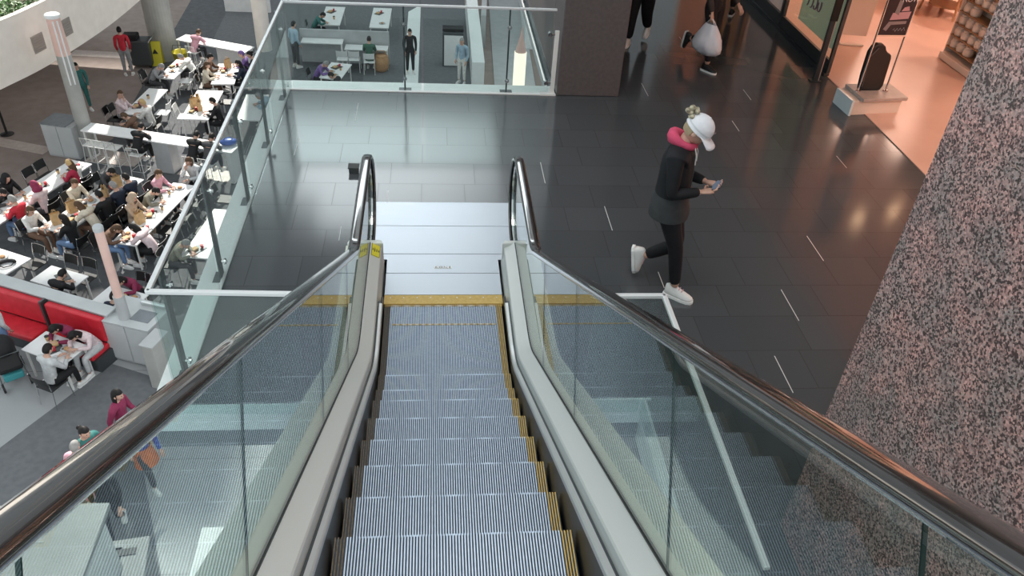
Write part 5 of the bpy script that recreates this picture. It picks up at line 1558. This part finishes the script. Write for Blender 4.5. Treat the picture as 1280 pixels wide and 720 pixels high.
# cleaning cart with the caution sign
b_ = at(192, 80, L)
cc = thing('cleaning_cart', 'dark cleaning cart standing against the round grey column', 'cart', (b_.x - .35, b_.y - .2, L), .1)
MB().box((.1, 0, .55), (.68, .55, .9)).build('cart_body', M['dark_metal'], cc, bevel=.04)
MB().box((-.15, 0, 1.08), (.5, .45, .2)).build('cart_bag', K['black'], cc, bevel=.05)
MB().tube([(.42, -.25, .9), (.58, -.25, 1.1), (.58, .25, 1.1), (.42, .25, .9)], .018, 6).build('handle', M['chrome'], cc)
for x in (-.35, .35):
    for y in (-.22, .22): MB().lathe([(.05, -.02), (.06, 0), (.05, .02)], (x, y, .06), 12, M3=Matrix.Rotation(PI / 2, 3, 'X')).build('wheel', M['black'], cc)
b_ = at(200, 78, L)
cs = thing('caution_sign', 'yellow caution floor sign propped against the dark cart', 'sign', (b_.x, b_.y - .2, L), .1)
for s in (-1, 1):
    MB().box((0, s * .10, .42), (.40, .015, .85), rot=Euler((s * .14, 0, 0))).build('sign_board', M['sign_yellow'], cs, bevel=.004)
MB().prism([(-.10, .0), (.10, .0), (0, .17)], -.004, .004, M4=Matrix.Translation((0, -.115, .44)) @ Matrix.Rotation(PI / 2 - .14, 4, 'X')).build('warning_triangle', M['black'], cs)
b_ = at(228, 82, L)
mb_ = thing('mop_bucket', 'yellow mop bucket beside the round column', 'bucket', (b_.x, b_.y, L))
MB().lathe([(.2, .06), (.27, .5), (.28, .5), (.28, .53), (.24, .53), (.2, .15)], (0, 0, 0), 18).build('bucket_body', [M['sign_yellow']], mb_, True)
MB().tube([(-.27, 0, .5), (-.2, 0, .75), (.2, 0, .75), (.27, 0, .5)], .014, 6).build('handle', M['dark_metal'], mb_)
for a in (0, 2.1, 4.2): MB().lathe([(.03, -.02), (.05, 0), (.03, .02)], (.17 * math.cos(a), .17 * math.sin(a), .05), 10, M3=Matrix.Rotation(PI / 2, 3, 'X')).build('wheel', M['black'], mb_)
# barrier post on the walkway
b_ = at(9, 168, L)
bp = thing('barrier_post', 'black barrier post with a round foot on the brown walkway', 'barrier', (b_.x, b_.y, L))
MB().lathe([(.19, 0), (.19, .02), (.08, .05)], (0, 0, 0), 24).build('post_base', M['black'], bp)
MB().tube([(0, 0, .04), (0, 0, 1.0)], .035, 12).build('post_tube', M['black'], bp)
MB().lathe([(.045, .93), (.05, .95), (.05, 1.03), (.03, 1.05)], (0, 0, 0), 16).build('belt_head', M['dark_metal'], bp)

# grey kiosk and carts under the escalator handrail
k1, k2, k3 = at(92, 628, L + 2.3), at(137, 628, L + 2.3), at(103, 722, L + 2.3)
kk = thing('kiosk', 'grey flat roofed kiosk below the escalator handrail', 'kiosk', (k2.x, k2.y, L), 0)
kw = 3.2; kd = abs(k2.y - k3.y) + 1.6
sk = (k3.x - k2.x) / (k3.y - k2.y)
poly = [(-kw, -kd), (-kd * sk, -kd), (0, 0), (-kw, 0)]
MB().prism(poly, 2.2, 2.3).build('kiosk_roof', M['kiosk_grey'], kk, bevel=.01)
q = .1
MB().prism([(-kw + q, -kd + q), (-kd * sk - q, -kd + q), (-q, -q), (-kw + q, -q)], 0, 2.2).build('kiosk_body', M['grey_panel'], kk)
MB().box((-kw / 2 - .4, -kd * .5, 2.302), (.02, kd, .006)).build('roof_seam', M['slab_dark'], kk)
MB().box((-kw / 2, -.62, 2.302), (kw * .6, .02, .006)).build('roof_seam', M['slab_dark'], kk)
def cart(px, py, label, dark, w=.55, dd=.8):
    b = at(px, py, L + .9)
    t = thing('service_cart', label, 'cart', (b.x, b.y, L), .15)
    MB().box((0, 0, .5), (w, dd, .8)).build('cart_body', M['kiosk_grey' if not dark else 'dark_metal'], t, bevel=.02)
    MB().box((0, 0, .92), (w + .05, dd + .05, .04)).build('cart_top', M['kiosk_grey' if not dark else 'steel'], t, bevel=.01)
    MB().box((0, .18, .945), (w * .5, .12, .012)).build('top_slot', M['black'], t)
    for x in (-1, 1):
        for y in (-1, 1): MB().lathe([(.03, -.02), (.05, 0), (.03, .02)], (x * w * .4, y * dd * .42, .05), 10, M3=Matrix.Rotation(PI / 2, 3, 'X')).build('wheel', M['black'], t)
    MB().tube([(-w * .4, -dd / 2, .85), (-w * .4, -dd / 2 - .12, 1.0), (w * .4, -dd / 2 - .12, 1.0), (w * .4, -dd / 2, .85)], .015, 6).build('handle', M['chrome'], t)
cart(157, 705, 'grey topped service cart beside the kiosk under the escalator', False)
cart(126, 712, 'steel topped dark cart tucked against the kiosk', True, .5, .6)
b_ = at(250, 705, L)
wp = thing('display_plinth', 'white low plinth on the floor beside the escalator truss', 'plinth', (b_.x + .42, b_.y - .2, L), 0)
MB().box((0, 0, .25), (.7, 1.0, .5)).build('plinth_body', M['grey_panel'], wp, bevel=.01)
MB().box((0, 0, .51), (.74, 1.04, .03)).build('plinth_top', M['pale_grey'], wp, bevel=.006)

# white kiosk beyond the far railing
b_ = at(566, 84, L)
wk = thing('kiosk', 'small kiosk with a black top and pale front beyond the far railing', 'kiosk', (b_.x, b_.y + .3, L), 0)
MB().box((0, 0, .65), (.78, .5, 1.3)).build('kiosk_body', M['dark_metal'], wk, bevel=.01)
MB().box((.02, -.262, .62), (.7, .03, 1.15)).build('kiosk_front', M['white'], wk, bevel=.006)
MB().box((0, .05, 1.36), (.78, .4, .10)).build('kiosk_screen', M['black'], wk, bevel=.01)
# far escalator flanked by pale balustrades
def ramp(name, a, b, za, zb, w, h, m, label):
    A = at(*a, za); B = at(*b, zb)
    d = B - A; u = V((d.x, d.y, 0)).normalized(); q = V((-u.y, u.x, 0)) * w / 2; up = V((0, 0, h))
    vs = [A - q, A + q, B + q, B - q, A - q + up, A + q + up, B + q + up, B - q + up]
    o = MB().add(vs, [(0, 1, 2, 3), (7, 6, 5, 4), (0, 4, 5, 1), (2, 6, 7, 3), (1, 5, 6, 2), (0, 3, 7, 4)]).build(name, m)
    return struct(o, label)
ramp('far_balustrade_1', (597, 108), (588, 16), L, L + .4, .45, .9, M['white_stone'], 'sunlit pale balustrade of the far ramp')
ramp('far_balustrade_2', (603, 60), (607, -20), L, L, .2, 1.3, M['grey_panel'], 'grey rail beside the far ramp')
ramp('far_ramp', (645, 118), (628, -25), L + .02, L + .02, 1.5, .02, M['grey_panel'], 'grey ramp surface beyond the far railing')
ramp('far_balustrade_3', (664, 62), (652, -30), L, L, .55, 1.4, M['white_stone'], 'bright sunlit balustrade beside the far ramp')
b_ = at(648, 108, L)
lb_ = thing('light_post', 'short post with sunlight put in as glow beyond the end of the far railing', 'light post', (b_.x, b_.y, L))
MB().tube([(0, 0, 0), (0, 0, 1.3)], .22, 18).build('post_shaft', M['bollard'], lb_)  # no lamp inside: the glow stands in for sunlight
MB().lathe([(.2, 1.3), (.05, 1.9), (.01, 2.2)], (0, 0, 0), 18).build('post_tip', M['pink_post'], lb_)

# bright wall window beside the pale column
A = at(288, 22, L); B = at(322, 28, L)
wn = struct(MB().box((0, 0, 1.6), ((B - A).length + .6, .12, 3.2)).build('window_4', M['white'], None, loc=((A.x + B.x) / 2, A.y + .8, L)), 'bright white shop front by the pale column')
for i in range(3): MB().box((-.5 + i * .5, -.08, 1.5), (.36, .06, .9)).build('display_niche', K[('cream', 'brown', 'ltgrey')[i]], wn)

# ------------------------------------------------------------------ things on the tables
cupm = {'white': M['white'], 'kraft': M['kraft'], 'red': M['red'], 'dark': M['black']}
def cup_p():
    t = thing('paper_cup', 'x', 'cup', (0, 0, -20))
    MB().lathe([(.030, 0), (.042, .11)], (0, 0, 0), 14).build('cup_body', [M['kraft']], t, True)
    MB().lathe([(.044, .108), (.044, .12), (.036, .126)], (0, 0, 0), 14).build('cup_lid', [M['black']], t, True)
    return proto(t)
def tray_p():
    t = thing('food_tray', 'x', 'tray', (0, 0, -20))
    MB().box((0, 0, .008), (.36, .26, .016)).build('tray_base', M['dark_metal'], t, bevel=.006)
    MB().box((-.06, .02, .04), (.15, .13, .05)).build('food_box', M['kraft'], t, bevel=.01)
    MB().lathe([(.03, .016), (.04, .10)], (.11, -.04, 0), 12).build('cup', M['red'], t)
    return proto(t)
def sack_p():
    t = thing('paper_bag', 'x', 'bag', (0, 0, -20))
    b = MB(); vs = []
    for z, sx, sy in ((0, .10, .07), (.12, .11, .075), (.24, .10, .05), (.30, .11, .035)):
        vs += [(-sx, -sy, z), (sx, -sy, z), (sx, sy, z), (-sx, sy, z)]
    fs = [(i * 4 + j, i * 4 + (j + 1) % 4, i * 4 + 4 + (j + 1) % 4, i * 4 + 4 + j) for i in range(3) for j in range(4)] + [(3, 2, 1, 0)]
    b.add(vs, fs); b.build('bag_body', M['kraft'], t)
    for s in (-1, 1): MB().tube([(-.05, s * .035, .30), (-.03, s * .03, .37), (.03, s * .03, .37), (.05, s * .035, .30)], .006, 5).build('bag_handle', M['kraft'], t)
    return proto(t)
def plate_p():
    t = thing('plate', 'x', 'plate', (0, 0, -20))
    MB().lathe([(.06, 0), (.12, .018), (.125, .022), (.06, .008)], (0, 0, 0), 20).build('plate_dish', [M['pale_grey']], t, True)
    MB().ball((0, 0, .03), (.07, .06, .03), 10, 6).build('food', [M['wicker']], t, True)
    return proto(t)
ITEM = dict(cup=cup_p(), tray=tray_p(), bag=sack_p(), plate=plate_p())
NAME = dict(cup='small dark lidded paper cup', tray='dark food tray with box and red cup', bag='brown paper food bag', plate='grey plate of food')
spots = dict(tA=[('tray', .05, .05), ('cup', .2, -.1)], tB=[('tray', .1, .0), ('plate', .3, .1), ('cup', -.1, .1)], tbench=[('tray', .0, .0), ('cup', -.25, .1), ('plate', .25, .05)],
             tC=[('tray', -.42, 0), ('plate', -.36, .12), ('bag', -.18, .1), ('tray', -.05, .05), ('cup', .05, -.1), ('cup', .3, .1), ('plate', .42, .0), ('tray', -.28, -.12)],
             tG=[('bag', -.4, .1), ('tray', -.3, -.1), ('bag', -.2, .15), ('cup', -.1, 0), ('plate', 0, .1), ('bag', .1, -.1), ('tray', .2, .1), ('bag', .3, .0), ('plate', .4, -.1)],
             tD=[('tray', .12, .05), ('cup', .3, .1), ('cup', -.05, -.05), ('plate', -.25, .1), ('tray', .4, -.1)], t3=[('bag', -.1, .2), ('bag', .0, .12), ('tray', -.25, .15), ('bag', -.2, -.02), ('plate', .1, .2)],
             t1=[('cup', .1, 0), ('tray', -.2, .1)], t2=[('tray', .1, .1), ('plate', -.15, 0)], t4=[('bag', .3, 0), ('tray', .1, .1), ('plate', -.1, -.1)], tR=[('tray', .2, .05), ('plate', -.1, .1), ('plate', -.3, -.1), ('cup', .05, -.15)],
             tF=[('tray', -.35, .05)], tE=[('plate', .1, .1)], tP=[('tray', .2, .1), ('cup', -.2, -.1)], tQ=[('tray', .2, .1), ('plate', -.3, -.1)])
SHORT = dict(tA='four seat table behind the bench', tB='table behind the pink post', tbench='table before the red bench', tC='long table closest to the railing', tG='cluttered middle table', tD='long walkway table',
             tE='table near the red chair', tF='table beside the olive hoodie', t1='sunlit table beyond the bar', t2='table by the caution sign', t3='table heaped with bags', t4='crowded table in brightest sun',
             tP='corner table beyond the far railing', tQ='table beside the pale path', tR='table before the grey booth')
seen = set()
for k, its in spots.items():
    T = TB[k]
    cnt = {}
    for it, a, b in its: cnt[it] = cnt.get(it, 0) + 1
    for i, (it, a, b) in enumerate(its):
        p = T['c'] + T['u'] * (a * T['l']) + T['n'] * b
        loc = (p.x, p.y, L + T['h'] + .001); rz = math.atan2(T['u'].y, T['u'].x) + (i * .7 % 1.2) - .5
        lab = NAME[it] + ' on the ' + SHORT[k]
        grp = ('%ss on the %s' % (ITEM[it].name.replace('_', ' '), T['label'].split(',')[0])) if cnt[it] > 1 else None
        if it not in seen:
            seen.add(it); o = ITEM[it]; o.location = loc; o.rotation_euler = (0, 0, rz); o['label'] = lab
            if grp: o['group'] = grp
        else: dup(ITEM[it], loc, rz, lab, grp)
# blue bag on the bar counter, black bag on the near table
p = at(286, 180, L + 1.02)
bb_ = thing('shopping_bag', 'bright blue soft bag lying on the bar counter', 'bag', (p.x, p.y, L + 1.001), .3)
MB().ball((0, 0, .09), (.24, .15, .09), 14, 8).build('bag_body', [M['blue']], bb_, True)
MB().tube([(-.12, 0, .16), (-.06, -.05, .24), (.06, -.05, .24), (.12, 0, .16)], .012, 6).build('bag_handle', [M['blue']], bb_, True)
p = at(8, 331, L + .75)
hb_ = thing('handbag', 'curved black bag lying on the white table near the red chair', 'bag', (p.x, p.y, L + .741), .4)
MB().tube([(.17 * math.cos(a), .11 * math.sin(a), .045) for a in [k * PI / 9 for k in range(11)]], .04, 8).build('bag_body', [M['black']], hb_, True)
MB().tube([(-.16, 0, .05), (-.05, -.12, .03), (.1, -.1, .03), (.17, 0, .05)], .012, 6).build('bag_strap', [M['black']], hb_, True)
p = at(136, 447, L)
# ================================================================== LIGHT
w = bpy.data.worlds.new('sky'); sc.world = w; w.use_nodes = True
wn_, wl_ = w.node_tree.nodes, w.node_tree.links
bg = wn_['Background']
# overcast bright sky with a broad bright area low ahead, around the sun's side
tcw = wn_.new('ShaderNodeTexCoord')
dp_ = wn_.new('ShaderNodeVectorMath'); dp_.operation = 'DOT_PRODUCT'
dp_.inputs[1].default_value = V((-.13, .90, .42)).normalized()
mr_ = wn_.new('ShaderNodeMapRange'); mr_.interpolation_type = 'SMOOTHSTEP'
mr_.inputs['From Min'].default_value, mr_.inputs['From Max'].default_value = .958, 1.0
mr_.inputs['To Min'].default_value, mr_.inputs['To Max'].default_value = .95, 6.6
wl_.new(tcw.outputs['Generated'], dp_.inputs[0]); wl_.new(dp_.outputs['Value'], mr_.inputs['Value']); wl_.new(mr_.outputs['Result'], bg.inputs['Strength'])
bg.inputs['Color'].default_value = (.88, .97, 1.0, 1)
sd = bpy.data.lights.new('sun', 'SUN'); sd.energy = 8.0; sd.angle = math.radians(1.0); sd.color = (1, .95, .86)
so = bpy.data.objects.new('sun', sd); C.objects.link(so)
so.rotation_euler = V((-.10, .75, .65)).to_track_quat('Z', 'Y').to_euler()
for i, (x, y, e) in enumerate(((9.9, 2.6, 150), (10.8, 6.2, 150), (9.8, 11.2, 150), (7.2, .4, 130), (10.5, 10, 90))):
    a = bpy.data.lights.new('shop_lamp', 'AREA'); a.energy = e * .80; a.shape = 'DISK'; a.size = .9; a.color = (1, .72, .57)
    o = bpy.data.objects.new('shop_lamp', a); C.objects.link(o); o.location = (x, y, 3.225)
for x, y in ((-1.2, -.4), (-1.2, 1.6), (-1.2, 4.0)):  # fill added under the landing slab to lift the floor below
    a = bpy.data.lights.new('court_fill', 'AREA'); a.energy = 130; a.size = 1.5; a.color = (.92, .98, 1)
    o = bpy.data.objects.new('court_fill', a); C.objects.link(o); o.location = (x if y < 0 else max(x, -1.8), min(y, 4.0), -.5)
for x, y in ((-13.5, 15.5), (-12.8, 20), (-12, 24.5)):  # fill added under the mezzanine to lift the walkway
    a = bpy.data.lights.new('soffit_fill', 'AREA'); a.energy = 9; a.size = 1.2; a.color = (1, .93, .88)
    o = bpy.data.objects.new('soffit_fill', a); C.objects.link(o); o.location = (x, y, -4.95)
for x, y in ((.6, -5.2), (.6, -1.6)):  # overhead fill added to brighten the decks and steps
    a = bpy.data.lights.new('atrium_fill', 'AREA'); a.energy = 150; a.size = 2.4; a.color = (1, .97, .93)
    o = bpy.data.objects.new('atrium_fill', a); C.objects.link(o); o.location = (x, y, 9.5)
vs_ = sc.view_settings
sc.display_settings.display_device = 'sRGB'
vs_.view_transform = 'Standard'; vs_.look = 'None'; vs_.exposure = 0.; vs_.gamma = 1.; vs_.use_curve_mapping = False
sc.cycles.max_bounces = 8; sc.cycles.diffuse_bounces = 4; sc.cycles.glossy_bounces = 4; sc.cycles.transparent_max_bounces = 16; sc.cycles.transmission_bounces = 4
sc.cycles.use_denoising = True
sc.cycles.sample_clamp_indirect = 6
sc.cycles.caustics_reflective = False; sc.cycles.caustics_refractive = False
